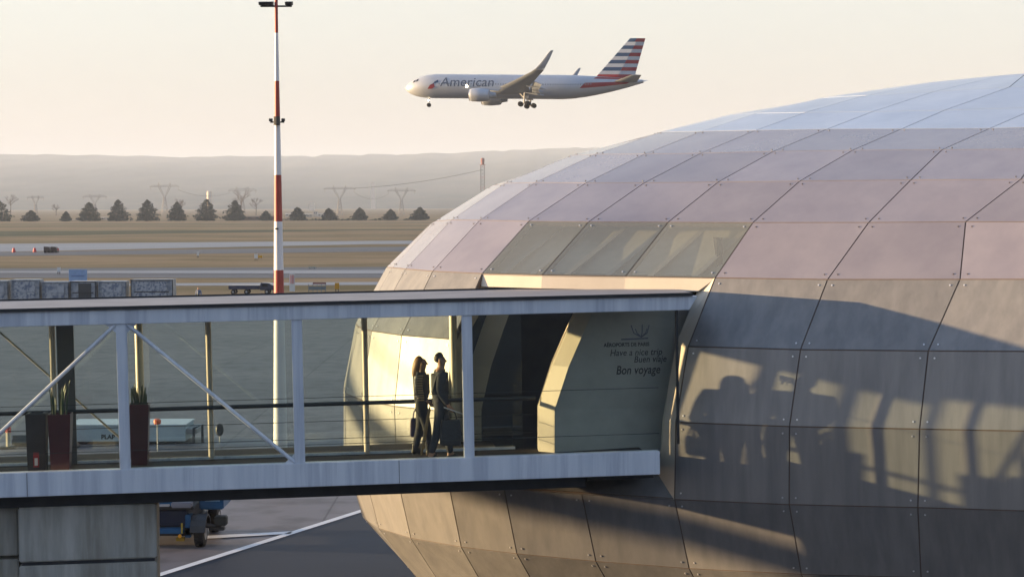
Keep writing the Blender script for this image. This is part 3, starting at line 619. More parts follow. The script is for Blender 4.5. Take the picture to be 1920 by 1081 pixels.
def airfoil(le, te, th, up_=Vector((0, 0, 1))):
    le = Vector(le); te = Vector(te); c_ = te - le
    pts = []
    for f_, h_ in ((0, 0), (.08, .5), (.3, .9), (.6, .7), (1, .03)): pts.append(le + c_ * f_ + up_ * th * h_)
    for f_, h_ in ((.6, -.4), (.3, -.55), (.08, -.4)): pts.append(le + c_ * f_ + up_ * th * h_)
    return pts
def wing(s_):
    rr = []
    for (y, xl, xt, z, th) in ((1.5, 18.5, 29.5, -1.35, .75), (2.6, 19.4, 29.2, -1.25, .7), (8, 23.0, 29.4, -.55, .40), (15, 27.6, 31.8, .6, .24), (21.5, 31.8, 34.2, 1.8, .13), (23.3, 33.0, 35.0, 2.3, .10)):
        rr.append(airfoil((27 - xl, s_ * y, z), (27 - xt, s_ * y, z - .12), th))
    w_ = MB().rings(rr).build('wing', WG, plane, smooth=True)
    rr = []
    for (dy, xl, xt, z) in ((0, 33.0, 35.0, 2.3), (.5, 33.9, 35.5, 3.1), (.9, 34.9, 36.2, 4.3), (1.15, 35.9, 36.8, 5.6), (1.25, 36.4, 37.0, 6.1)):
        rr.append(airfoil((27 - xl, s_ * (23.3 + dy), z), (27 - xt, s_ * (23.3 + dy), z), .10, Vector((0, -s_, 0))))
    MB().rings(rr).build('winglet', WB if False else WG, w_)
    # flaps lowered
    MB().rings([airfoil((27 - 28.9, s_ * 3, -1.6), (27 - 31.6, s_ * 3, -2.1), .2), airfoil((27 - 29.8, s_ * 8, -.75), (27 - 31.6, s_ * 8, -1.2), .2), airfoil((27 - 31.4, s_ * 14, .35), (27 - 33.2, s_ * 14, -.35), .14)]).build('flap', WG, w_)
    for yy, xx in ((5, 30), (11, 31.4)):
        MB().tube([(27 - xx + 2, s_ * yy, -1.5 + (yy - 5) * .17), (27 - xx - 1, s_ * yy, -1.9 + (yy - 5) * .17), (27 - xx - 2.4, s_ * yy, -2.2 + (yy - 5) * .17)], [.1, .28, .08], 8).build('flap_fairing', WG, w_)
    # engine
    ex, ey, ez = 27 - 16.2, s_ * 7.9, -2.35
    def er(x, r_): return [(ex + x, ey + r_ * math.cos(t * math.pi / 10), ez + r_ * math.sin(t * math.pi / 10)) for t in range(20)]
    en = MB().rings([er(0, 1.1), er(.12, 1.28), er(.5, 1.42), er(2.2, 1.5), er(4.6, 1.30), er(4.9, 1.15)][::1] if False else [er(0, 1.12), er(-.12, 1.28), er(-.7, 1.44), er(-2.4, 1.5), er(-4.4, 1.28), er(-4.6, 1.0)]).build('engine', WH, plane, smooth=True)
    MB().rings([er(.02, 1.02), er(.02, 1.2)] if False else [er(.01, 1.0), er(-.5, .95)]).build('engine_fan', DK, en)
    MB().rings([er(.015, 1.10), er(-.02, 1.24), er(-.16, 1.31), er(-.13, 1.25)], cap=False).build('engine_lip', MG, en, smooth=True)
    MB().rings([er(-4.4, .85), er(-6.0, .55)]).build('exhaust_cone', WG, en, smooth=True)
    MB().rings([[(ex - 1.2, ey - .16, ez + 1.4), (ex - 1.2, ey + .16, ez + 1.4), (ex - 6.4, ey + .16, ez + .9), (ex - 6.4, ey - .16, ez + .9)], [(ex - 3, ey - .12, ez + 1.85), (ex - 3, ey + .12, ez + 1.85), (ex - 8.0, ey + .12, ez + 1.9), (ex - 8.0, ey - .12, ez + 1.9)]]).build('pylon_strut', WH, en)
    # tailplane
    MB().rings([airfoil((27 - 47.2, s_ * .8, 1.25), (27 - 52.6, s_ * .8, 1.2), .3), airfoil((27 - 52.2, s_ * 9.3, 2.2), (27 - 54.3, s_ * 9.3, 2.15), .12)]).build('tailplane', WG, plane, smooth=True)
    # main gear: bogie with four wheels
    gx, gy = 27 - 28.0, s_ * 4.65
    g_ = MB().tube([(gx, gy * .92, -1.6), (gx, gy, -4.0)], .2, 8).tube([(gx + .9, gy, -4.05), (gx - .9, gy, -3.85)], .13, 6).tube([(gx - .2, gy, -3.0), (gx + 1.2, gy * .7, -1.7)], .09, 6).build('main_gear_leg', LG, plane)
    for dx in (.8, -.8):
        for dy in (-.55, .55):
            MB().rings([[(gx + dx + rr_ * math.cos(t * math.pi / 8), gy + dy + yy, -4.0 + dx * -.1 + rr_ * math.sin(t * math.pi / 8)) for t in range(16)] for yy, rr_ in ((-.2, .45), (-.16, .57), (.16, .57), (.2, .45))]).build('wheel', DK, g_, smooth=True)
    MB().box(gx - .8, gx + .8, gy * .75 - .04, gy * .75 + .04, -2.8, -2.1).build('gear_door', WH, g_)
wing(1); wing(-1)
ng = MB().tube([(27 - 5.6, 0, -2.2), (27 - 5.5, 0, -4.0)], .12, 8).build('nose_gear_leg', LG, plane)
for dy in (-.28, .28):
    MB().rings([[(27 - 5.5 + rr_ * math.cos(t * math.pi / 8), dy + yy, -4.25 + rr_ * math.sin(t * math.pi / 8)) for t in range(16)] for yy, rr_ in ((-.15, .34), (-.1, .46), (.1, .46), (.15, .34))]).build('wheel', DK, ng, smooth=True)
MB().rings([[(27 - 5.38 , .16 * math.cos(t * math.pi / 5), -3.2 + .16 * math.sin(t * math.pi / 5)) for t in range(10)], [(27 - 5.5, .16 * math.cos(t * math.pi / 5), -3.2 + .16 * math.sin(t * math.pi / 5)) for t in range(10)]]).build('landing_lamp', LAMP, ng)
MB().rings([[(27 - 14.6 + .25 * math.cos(t * math.pi / 5), 2.60, -.1 + .25 * math.sin(t * math.pi / 5)) for t in range(10)], [(27 - 14.6 + .25 * math.cos(t * math.pi / 5), 2.68, -.1 + .25 * math.sin(t * math.pi / 5)) for t in range(10)]]).build('landing_lamp', LAMP, plane)
MB().rings([[(27 + .05, .3 * math.cos(t * math.pi / 5), -.5 + .3 * math.sin(t * math.pi / 5)) for t in range(10)], [(27 - .2, .38 * math.cos(t * math.pi / 5), -.5 + .38 * math.sin(t * math.pi / 5)) for t in range(10)]]).build('nose_tip', mat('nose_cone', (.75, .72, .66), .3), plane)
# fin with banded livery
fz0, fz1 = 2.1, 10.9
def fle(z): q_ = (z - fz0) / (fz1 - fz0); return 43.2 + q_ * 7.6
def fte(z): q_ = (z - fz0) / (fz1 - fz0); return 51.9 + q_ * 2.3
fm = MB(); NS = 11
pat = [2, 0, 3, 0, 3, 0, 3, 0, 3, 0, 3]     # 2 all red, 0 white, 3 blue then red
for i_ in range(NS):
    z0 = fz0 + (fz1 - fz0) * i_ / NS; z1 = fz0 + (fz1 - fz0) * (i_ + 1) / NS
    sp = .55 if i_ < 10 else .45
    for a_, b_, mi in ((0, sp, 0), (sp, 1, 0)):
        if pat[i_] == 2: mi = 1
        elif pat[i_] == 3: mi = 2 if a_ == 0 else 1
        elif pat[i_] == 0 and a_ == 0 and i_ > 1: mi = 0
        R2_ = []
        for z in (z0, z1):
            l_, t_ = fle(z), fte(z); xa, xb = l_ + (t_ - l_) * a_, l_ + (t_ - l_) * b_
            ta = .03 if a_ == 0 else .2; tb = .2 if b_ < 1 else .03
            R2_.append([(27 - xa, ta, z), (27 - xb, tb, z), (27 - xb, -tb, z), (27 - xa, -ta, z)])
        if pat[i_] == 3 and a_ == 0:   # blue split by a thin white streak
            zm = z0 + (z1 - z0) * .5
            fm.rings(R2_, 2)
        else: fm.rings(R2_, mi)
fm.build('tail_fin', [WH, WR, WB], plane)
def fpatch(name, x0, x1, a0, a1, m, taper=0.0, n_=6):
    mb = MB(); g = []
    for j in range(3):
        an = a0 + (a1 - a0) * j / 2
        for i_ in range(n_ + 1):
            x = x0 + taper * (j / 2) + (x1 - x0) * i_ / n_; g.append((x, an))
    for o_ in (.03, -.05): mb.v += [fpt(x, an, o_) for x, an in g]
    N_ = len(g)
    for j in range(2):
        for i_ in range(n_):
            a_ = j * (n_ + 1) + i_
            mb.f.append([a_, a_ + 1, a_ + n_ + 2, a_ + n_ + 1]); mb.m.append(0)
    mb.v = mb.v[:N_]
    return mb.build(name, m, plane)
for s_ in (1, -1):
    fpatch('tail_band', 41.2, 51.5, s_ * R(74), s_ * R(102), WR, -1.2)
    fpatch('tail_band', 43.6, 51.9, s_ * R(26), s_ * R(46), WR, -.6)
# titles wrapped on the port side
def wrap_text(txt, xn, size, zc_, m, name):
    vs, fs = text_mesh(txt, size, 0.12, 1.0, .012)
    bm = bmesh.new()
    bv = [bm.verts.new(v) for v in vs]
    for f in fs:
        try: bm.faces.new([bv[q_] for q_ in f])
        except Exception: pass
    for k_ in range(-4, 12):
        bmesh.ops.bisect_plane(bm, geom=list(bm.verts) + list(bm.edges) + list(bm.faces), plane_co=(0, k_ * size / 8, 0), plane_no=(0, 1, 0))
    me = bpy.data.meshes.new(name)
    for v in bm.verts:
        x, y = v.co.x, v.co.y; ang = math.pi / 2 - (zc_ + y) / 2.7
        st = xn + x; p_ = fpt(st, ang, .05); v.co = Vector(p_)
    bm.to_mesh(me); bm.free(); me.materials.append(m)
    o = bpy.data.objects.new(name, me); col.objects.link(o); o.parent = plane; return o
wrap_text("American", 8.5, 3.1, -.15, mat('title_blue_grey', (.09, .12, .18), .5), 'title_lettering')
for pts, m in (([(8.0, 1.35), (7.3, .95), (6.6, .2), (7.2, .45), (8.1, .8)], WB), ([(7.1, .55), (6.2, .15), (5.6, -.75), (6.6, -.72), (7.3, -.3)], WR)):
    mb = MB(); mb.add([fpt(x, math.pi / 2 - z / 2.7, .05) for x, z in pts], [tuple(range(5))]); mb.build('livery_mark', m, plane)
mb = MB()
for i_, x in enumerate((2.3, 3.0)): mb.add([fpt(x - .3, R(58), .04), fpt(x + .3, R(56), .04), fpt(x + .35, R(40), .04), fpt(x - .1, R(42), .04)], [(0, 1, 2, 3)])
mb.build('cockpit_window', GLN, plane)
mb = MB()
for i_ in range(62):
    x = 8.2 + i_ * .56
    mb.add([fpt(x, R(85), .035), fpt(x + .22, R(85), .035), fpt(x + .22, R(78), .035), fpt(x, R(78), .035)], [(0, 1, 2, 3)])
mb.build('cabin_windows', mat('cabin_window_grey', (.24, .26, .30), .2), plane)
# heading: left in the picture and slightly away, nose a little up, drawn after its parts are hung on it
plane.rotation_euler = Matrix((( -math.cos(R(9)), math.sin(R(9)), 0), (math.sin(R(9)) * 0 + math.sin(R(9)), math.cos(R(9)), 0), (0, 0, 1))).to_euler() if False else (0, 0, 0)
hd = Vector((-math.cos(R(9)), math.sin(R(9)), math.sin(R(1.2)))).normalized(); pt_ = Vector((0, 0, 1)).cross(hd).normalized(); u_ = hd.cross(pt_)
plane.rotation_euler = Matrix((hd, pt_, u_)).transposed().to_euler()

# ------------------------------------------------------------------ people
def skin(name, J, Eg, root, m, parent, sub=2, mods=True):
    names = list(J); me = bpy.data.meshes.new(name)
    me.from_pydata([J[k_][0] for k_ in names], [(names.index(a_), names.index(b_)) for a_, b_ in Eg], [])
    o = bpy.data.objects.new(name, me); col.objects.link(o)
    o.modifiers.new('s', 'SKIN'); o.modifiers['s'].use_smooth_shade = True
    for i_, k_ in enumerate(names):
        r_ = J[k_][1]; r_ = r_ if isinstance(r_, tuple) else (r_, r_)
        me.skin_vertices[0].data[i_].radius = r_; me.skin_vertices[0].data[i_].use_root = (k_ == root)
    sb = o.modifiers.new('u', 'SUBSURF'); sb.levels = sub; sb.render_levels = sub
    bpy.context.view_layer.update()
    nm = bpy.data.meshes.new_from_object(o.evaluated_get(bpy.context.evaluated_depsgraph_get()))
    bpy.data.objects.remove(o); nm.materials.clear(); nm.materials.append(m)
    nm.polygons.foreach_set('use_smooth', [True] * len(nm.polygons)); nm.name = name
    o = bpy.data.objects.new(name, nm); col.objects.link(o); o.parent = parent; return o
SKIN = mat('skin', (.42, .24, .16), .5); BLK = mat('black_leather', (.035, .034, .036), .38, var=.3, scale=20, bump=.3); NAVY = mat('dark_wool', (.030, .034, .044), .8, var=.2, scale=30)
JEANS = mat('black_denim', (.020, .021, .026), .75, var=.2, scale=30); SHOE = mat('dark_shoe', (.02, .016, .014), .4)
HAIRB = mat('golden_brown_hair', (.32, .17, .06), .5, c2=(.14, .07, .03), scale=12, stretch=(1, 1, .2)); HAIRD = mat('dark_brown_hair', (.035, .022, .015), .6)
TAN = mat('tan_trousers', (.22, .15, .085), .8, var=.15, scale=20)
def figure(name, h, step, armL, armR, mats, parent, female=False, headturn=0.0):
    """a standing or walking body facing +x; step = forward offset of the left foot"""
    k_ = h / 1.78; sh = .155 if female else .185; hp = .085 if female else .09
    def v(x, y, z): return (x * k_, y * k_, z * k_)
    ht = headturn
    kz = .50 - abs(step) * .03
    J = {'pelvis': (v(0, 0, .95), .115 * k_), 'waist': (v(.0, 0, 1.08), (.10 if female else .115) * k_), 'chest': (v(.0, 0, 1.28), .132 * k_), 'upper': (v(-.01, 0, 1.42), .10 * k_),
         'neck': (v(.0, 0, 1.51), .055 * k_), 'jaw': (v(.025, 0, 1.58), .062 * k_), 'head': (v(.01, 0, 1.66), .088 * k_), 'crown': (v(.0, 0, 1.725), .062 * k_),
         'nose': (v(.115 , ht * .06, 1.625), .012 * k_), 'noser': (v(.085, ht * .04, 1.635), .022 * k_), 'earl': (v(.0, .088, 1.64), .016 * k_), 'earr': (v(.0, -.088, 1.64), .016 * k_)}
    Eg = [('pelvis', 'waist'), ('waist', 'chest'), ('chest', 'upper'), ('upper', 'neck'), ('neck', 'jaw'), ('jaw', 'head'), ('head', 'crown'), ('head', 'noser'), ('noser', 'nose'), ('head', 'earl'), ('head', 'earr')]
    for s_, n_, st in ((1, 'l', step), (-1, 'r', -step)):
        fz = .07 + (0.03 if st < -.1 else 0)
        J['hip' + n_] = (v(0, s_ * hp, .90), .092 * k_); J['knee' + n_] = (v(st * .55 + .03, s_ * hp * .95, kz), .058 * k_)
        J['ankle' + n_] = (v(st, s_ * hp * .9, fz + .03), .038 * k_); J['toe' + n_] = (v(st + .15, s_ * hp * 1.1, .035), .032 * k_); J['heel' + n_] = (v(st - .04, s_ * hp * .9, .035), .03 * k_)
        Eg += [('pelvis', 'hip' + n_), ('hip' + n_, 'knee' + n_), ('knee' + n_, 'ankle' + n_), ('ankle' + n_, 'toe' + n_), ('ankle' + n_, 'heel' + n_)]
    hands = {}
    for s_, n_, (el, wr) in ((1, 'l', armL), (-1, 'r', armR)):
        J['sh' + n_] = (v(0, s_ * sh, 1.43), .06 * k_); J['el' + n_] = (v(*el), .042 * k_); J['wr' + n_] = (v(*wr), .028 * k_)
        d = (Vector(wr) - Vector(el)).normalized(); pm = Vector(wr) + d * .07
        J['pm' + n_] = (v(*pm), .036 * k_); hands[n_] = pm * k_
        Eg += [('upper', 'sh' + n_), ('sh' + n_, 'el' + n_), ('el' + n_, 'wr' + n_), ('wr' + n_, 'pm' + n_)]
        side = Vector((1, 0, 0)); 
        for q_, (o_, l_) in enumerate(((.026, .07), (.009, .078), (-.009, .072), (-.026, .058))):
            b_ = pm + d * .03 + side * o_; m1 = b_ + d * l_ * .5 + Vector((0, -s_ * .012, 0)); m2 = b_ + d * l_ * .8 + Vector((0, -s_ * .035, 0))
            J['f%d%s' % (q_, n_)] = (v(*m1), .0088 * k_); J['g%d%s' % (q_, n_)] = (v(*m2), .008 * k_)
            Eg += [('pm' + n_, 'f%d%s' % (q_, n_)), ('f%d%s' % (q_, n_), 'g%d%s' % (q_, n_))]
        t1 = pm + side * .04 + d * .0; t2 = pm + side * .055 + d * .035
        J['t' + n_] = (v(*t1), .011 * k_); J['u' + n_] = (v(*t2), .009 * k_); Eg += [('pm' + n_, 't' + n_), ('t' + n_, 'u' + n_)]
    body = skin(name, J, Eg, 'pelvis', mats['skin'], parent)
    # clothes: looser surfaces over the same joints
    def sub(keys, grow, extra=None):
        K_ = {q_: (J[q_][0], J[q_][1] + grow * k_) for q_ in keys}
        if extra: K_.update(extra)
        return K_
    K_ = sub(['pelvis', 'waist', 'hipl', 'hipr', 'kneel', 'kneer', 'anklel', 'ankler'], .022)
    skin('trousers', K_, [('waist', 'pelvis'), ('pelvis', 'hipl'), ('pelvis', 'hipr'), ('hipl', 'kneel'), ('hipr', 'kneer'), ('kneel', 'anklel'), ('kneer', 'ankler')], 'pelvis', mats['legs'], parent)
    hem = 'hem'
    K_ = sub(['waist', 'chest', 'upper', 'shl', 'shr', 'ell', 'elr', 'wrl', 'wrr'], .024, {'collar': (v(-.01, 0, 1.50), .075 * k_), 'hem': (v(0, 0, mats.get('hem', .95)), mats.get('hemr', .15) * k_)})
    skin('jacket', K_, [('hem', 'waist'), ('waist', 'chest'), ('chest', 'upper'), ('upper', 'collar'), ('upper', 'shl'), ('upper', 'shr'), ('shl', 'ell'), ('ell', 'wrl'), ('shr', 'elr'), ('elr', 'wrr')], 'chest', mats['top'], parent)
    for n_ in 'lr':
        K_ = {'a': (J['ankle' + n_][0], .05 * k_), 't': (J['toe' + n_][0], .042 * k_), 'h': (J['heel' + n_][0], .04 * k_)}
        if female: K_['c'] = ((Vector(J['ankle' + n_][0]) + Vector((0, 0, .12 * k_)))[:], .058 * k_)
        skin('boot' if female else 'shoe', K_, [('a', 't'), ('a', 'h')] + ([('a', 'c')] if female else []), 'a', SHOE, parent)
    return body, hands, v
RZ = math.atan(.115)
# man
mu = uX(827, .75)
man = empty('person', tuple(BR(mu, .74, FL)), RZ + R(4))
tag(man, 'person in dark coat with short hair carrying a dark bag, nearest the terminal', 'person', 'people walking across the footbridge')
b_, hm, v = figure('body', 1.82, .17, ((-.06, .215, 1.16), (.08, .20, .93)), ((-.04, -.215, 1.16), (.10, -.20, .94)), dict(skin=SKIN, legs=NAVY, top=NAVY, hem=.86, hemr=.155), man)
# short hair as a cap over the skull
def blob(name, pts, m, parent, sub=2): return skin(name, {str(i_): p for i_, p in enumerate(pts)}, [(str(i_), str(i_ + 1)) for i_ in range(len(pts) - 1)], '0', m, parent, sub)
blob('hair', [(v(-.055, 0, 1.605), .05), (v(-.04, 0, 1.68), .082), (v(-.005, 0, 1.725), .082), (v(.05, 0, 1.745), .05)], HAIRD, man)
blob('collar', [(v(-.055, 0, 1.49), .07), (v(.045, 0, 1.475), .07), (v(.085, 0, 1.46), .03)], NAVY, man)
# woman
wu = uX(799, 1.25)
woman = empty('person', tuple(BR(wu, 1.32, FL)), RZ - R(8))
tag(woman, 'person with long golden brown hair, leather jacket and black jeans, behind the other walker', 'person', 'people walking across the footbridge')
b_, hw, v2 = figure('body', 1.73, -.13, ((-.10, .185, 1.17), (-.10, .20, .92)), ((-.05, -.185, 1.17), (.11, -.17, 1.0)), dict(skin=SKIN, legs=JEANS, top=BLK, hem=1.0, hemr=.145), woman, True)
blob('hair', [(v2(.02, 0, 1.735), .07), (v2(-.03, 0, 1.70), .10), (v2(-.055, 0, 1.62), .105), (v2(-.075, 0, 1.53), .10), (v2(-.085, 0, 1.43), .09), (v2(-.09, 0, 1.34), .055)], HAIRB, woman)
blob('hair', [(v2(.03, -.07, 1.66), .04), (v2(.02, -.10, 1.56), .045), (v2(.0, -.11, 1.45), .042), (v2(-.01, -.12, 1.36), .02)], HAIRB, woman)
# gold studded stripe down the back of the jacket sleeve
mb = MB()
for i_ in range(11):
    z = 1.44 - i_ * .042; x = .0 - .015 * math.sin(i_ * .5)
    mb.box(x - .055, x + .045, -.262 + abs(i_ - 5) * .003, -.235, z - .011, z + .011, lambda a_, b__, c_: Vector(v2(a_, b__, c_)))
mb.build('jacket_trim', mat('gold_trim', (.45, .30, .12), .4, .4), woman)
def local(o, p): return o.matrix_world @ Vector(p)
bpy.context.view_layer.update()
# bags and papers
def bag(name, hand, dx, wd, ht, th, m, label, cat, rz):
    e = empty(name, tuple(hand + Vector((0, 0, -.02 - .17 - ht))), rz)
    tag(e, label, cat)
    mb = MB(); rr = []
    for z, f_ in ((0, .86), (.02, .98), (ht * .5, 1.0), (ht - .03, .9), (ht, .80)):
        a_, b_ = wd / 2 * f_, th / 2 * (f_ if z > 0 else .8)
        rr.append([(x, y, z) for x, y in ((-a_, -b_ * .6), (-a_ * .9, -b_), (a_ * .9, -b_), (a_, -b_ * .6), (a_, b_ * .6), (a_ * .9, b_), (-a_ * .9, b_), (-a_, b_ * .6))])
    mb.rings(rr).build('bag_body', m, e, smooth=True)
    for s_ in (-1, 1):
        MB().tube([(wd * .28 * math.cos(t), s_ * th * .3 * (1 - abs(math.sin(t)) * .9), ht - .01 + .18 * math.sin(t)) for t in [math.pi * q_ / 8 for q_ in range(9)]], .010, 6).build('bag_handle', m, e)
    return e
hmR = local(man, hm['r']); hmL = local(man, hm['l']); hwL = local(woman, hw['l']); hwR = local(woman, hw['r'])
bag('travel_bag', hmR + Vector((0, 0, .0)), 0, .36, .42, .17, NAVY, 'dark soft travel bag hanging from the hand of the person in the dark coat', 'bag', RZ)
bag('shopping_bag', hwL + Vector((-.0, 0, -.0)), 0, .24, .32, .10, mat('maroon_blue_bag', (.10, .035, .06), .6, c2=(.03, .04, .12), scale=4), 'small maroon and blue bag hanging behind the person in the leather jacket', 'bag', RZ)
e = empty('folded_paper', tuple(hmR + Vector((.03, -.045, -.03))), RZ); tag(e, 'white folded papers held on top of the dark travel bag', 'papers')
mb = MB()
for q_ in range(3): mb.rings([[(-.14, -.05 - q_ * .006, .05 + q_ * .008), (.17, -.06 - q_ * .006, -.06 + q_ * .006), (.17, -.012, -.062 + q_ * .006), (-.14, .0, .048 + q_ * .008)], [(-.14, -.05 - q_ * .006, .055 + q_ * .008), (.17, -.06 - q_ * .006, -.055 + q_ * .006), (.17, -.012, -.057 + q_ * .006), (-.14, .0, .053 + q_ * .008)]])
mb.build('paper_sheets', mat('white_paper', (.75, .76, .78), .7, var=.05), e)
# long tan umbrella held point down
p0 = hwR + Vector((.01, -.02, .03)); zf = BR(wu, 1.2, FL).z
p1 = Vector((p0.x - .17, p0.y - .06, zf + .01)); e = empty('umbrella', tuple(p1)); tag(e, 'slim rolled tan umbrella slanting from the leather jacket person\'s hand to the floor', 'umbrella')
d = p0 - p1
MB().tube([d * .06, d * .1, d * .5, d * .85, d * .9], [.012, .020, .030, .024, .014], 8).build('rolled_canopy', mat('tan_umbrella', (.40, .26, .10), .6, var=.15), e, smooth=True)
MB().tube([(0, 0, 0), d * .08], .006, 6).build('tip', M['dark_steel'], e)
MB().tube([d * .88, d * 1.0, d * 1.04 + Vector((.02, 0, 0)), d * 1.03 + Vector((.055, 0, 0)), d * .98 + Vector((.06, 0, 0))], .010, 6).build('handle', mat('wood_handle', (.25, .12, .05), .4), e, smooth=True)

# ------------------------------------------------------------------ planters and bin
RED = mat('dark_red_lacquer', (.085, .012, .014), .35, var=.15, scale=2, coat=.3); SOIL = mat('potting_soil', (.03, .022, .015), .95)
LEAF = mat('snake_plant_leaf', (.030, .065, .030), .45, c2=(.055, .09, .035), scale=14, stretch=(1, 1, .5))
def planter(u, w_, ht, wt, label, seed, hl):
    e = empty('planter', tuple(BR(u, w_, FL)), RZ); tag(e, label, 'planter', 'red planters on the footbridge')
    o_, i_ = wt / 2, wt / 2 - .02; b_ = wt * .39
    def sq(a_, z): return [(-a_, -a_, z), (a_, -a_, z), (a_, a_, z), (-a_, a_, z)]
    MB().rings([sq(b_, 0), sq(o_, ht), sq(i_, ht), sq(i_ - .01, ht - .08)]).build('pot', RED, e, bevel=.004)
    MB().box(-i_ + .012, i_ - .012, -i_ + .012, i_ - .012, ht - .079, ht - .05).build('soil', SOIL, e)
    rn = random.Random(seed)
    mb = MB()
    for q_ in range(17):
        a_ = rn.uniform(0, 2 * math.pi); r_ = rn.uniform(.02, wt * .36); L_ = hl * rn.uniform(.6, 1.05); le = rn.uniform(.03, .16) * L_; wd = rn.uniform(.014, .024)
        bx, by = r_ * math.cos(a_), r_ * math.sin(a_); ta = rn.uniform(0, math.pi)
        t_ = Vector((math.cos(ta), math.sin(ta), 0)); nn = Vector((-t_.y, t_.x, 0)); rr = []
        for f_, ww in ((0, .7), (.3, 1), (.65, .85), (.9, .4), (1, .06)):
            c_ = Vector((bx + math.cos(a_) * le * f_ * f_, by + math.sin(a_) * le * f_ * f_, ht - .06 + L_ * f_)); t2 = t_ * math.cos(f_ * .8) + nn * math.sin(f_ * .8); n2 = Vector((-t2.y, t2.x, 0))
            rr.append([c_ - t2 * wd * ww, c_ - n2 * .004, c_ + t2 * wd * ww, c_ + n2 * .006])
        mb.rings(rr)
    return mb.build('plant', LEAF, e, smooth=True)
planter(uX(108, .5), .50, 1.02, .36, 'tall dark red planter with spiky green plant beside the black bin', 1, .56)
planter(uX(271, 1.6), 1.62, 1.02, .34, 'tapered dark red planter with thin spiky plant against the far glass', 2, .38)
e = empty('litter_bin', tuple(BR(uX(70, .95), .95, FL)), RZ); tag(e, 'black square litter bin with a small red and white sticker', 'bin')
MB().rings([[(-.14, -.14, 0), (.14, -.14, 0), (.14, .14, 0), (-.14, .14, 0)], [(-.165, -.165, .98), (.165, -.165, .98), (.165, .165, .98), (-.165, .165, .98)], [(-.10, -.10, 1.0), (.10, -.10, 1.0), (.10, .10, 1.0), (-.10, .10, 1.0)], [(-.09, -.09, .90), (.09, -.09, .90), (.09, .09, .90), (-.09, .09, .90)]]).build('bin_body', M['dark_steel'], e, bevel=.005)
MB().box(-.045, .045, -.165, -.157, .12, .36).build('sticker', mat('red_sticker', (.35, .03, .03), .5), e)
MB().box(-.025, .025, -.170, -.166, .15, .27).build('sticker', mat('white_sticker', (.7, .75, .75), .5), e)

# ------------------------------------------------------------------ airfield: trees
CONI = mat('dark_conifer_foliage', (.022, .032, .022), .9, 0, .1, c2=(.045, .055, .035), scale=.5); BARK = mat('bark', (.07, .055, .045), .9)
def conifer(px, ytop, ybase, wpx, label, seed, D=1150):
    rn = random.Random(seed); b_ = at(px, ybase, D); sc_ = D / F; h = (ybase - ytop) * sc_ + 1.0; wd = wpx * sc_ / 2
    e = empty('conifer_tree', (b_.x, D, 0)); z0 = b_.z - .5
    tag(e, label, 'tree', 'dark trees along the airfield edge')
    h += z0
    MB().tube([(0, 0, 0), (0, 0, h * .5), (0, 0, h * .96)], [.45, .3, .05], 7).build('trunk', BARK, e)
    mb = MB(); lean = rn.uniform(-.03, .03)
    for q_ in range(1900):
        f_ = rn.random() ** 1.15; z = .5 + (h - .5) * f_
        prof = 1.12 * (1 - f_) ** .62 * (1 + .16 * math.sin(f_ * 23 + seed)) * (.82 if f_ < .06 else 1)
        a_ = rn.uniform(0, 2 * math.pi); r_ = wd * prof * (rn.random() ** .45) * rn.uniform(.85, 1.13) * (1 + .14 * math.sin(3 * a_ + seed))
        c_ = Vector((r_ * math.cos(a_) + lean * z, r_ * math.sin(a_), z)); s_ = rn.uniform(.35, .95) * (1.1 - .5 * f_)
        d1 = Vector((rn.uniform(-1, 1), rn.uniform(-1, 1), rn.uniform(-.6, .8))).normalized(); d2 = d1.cross(Vector((rn.uniform(-1, 1), rn.uniform(-1, 1), rn.uniform(-1, 1)))).normalized()
        mb.add([c_ - d1 * s_, c_ + d2 * s_ * .6, c_ + d1 * s_, c_ - d2 * s_ * .6], [(0, 1, 2, 3)])
    me = mb.build('crown', CONI, e)
tr = [(-2, 376, 422, 52, 'large dark conifer cut off by the left edge of the picture'), (59, 396, 422, 32, 'small low conifer second from the left end of the tree row'),
      (124, 398, 420, 18, 'thin faint small tree beside the first pale shed'), (167, 381, 420, 42, 'broad cone shaped tree between two pale sheds'), (222, 376, 419, 40, 'pointed conifer just right of the second pale shed'),
      (277, 376, 418, 42, 'rounded conifer below and left of the twin horned pylon'), (332, 380, 418, 36, 'slimmer conifer directly right of the twin horned pylon'), (388, 375, 418, 42, 'tall conifer in front of the pale water tower'),
      (441, 377, 417, 40, 'broad conifer standing at the left end of the low brown building'), (499, 397, 416, 22, 'small tree rising behind the low brown building'), (558, 390, 416, 32, 'rounded tree just right of the striped mast'),
      (617, 392, 415, 30, 'rounded tree right of the pale distant houses'), (674, 391, 415, 28, 'narrow rounded tree between the two right hand pylons'), (733, 394, 414, 26, 'small pointed tree under the flat topped pylon'),
      (788, 390, 413, 34, 'last rounded tree beside the terminal shell')]
for i_, (px, a_, b_, w_, lb) in enumerate(tr): conifer(px, a_, b_, w_, lb, i_ + 3)
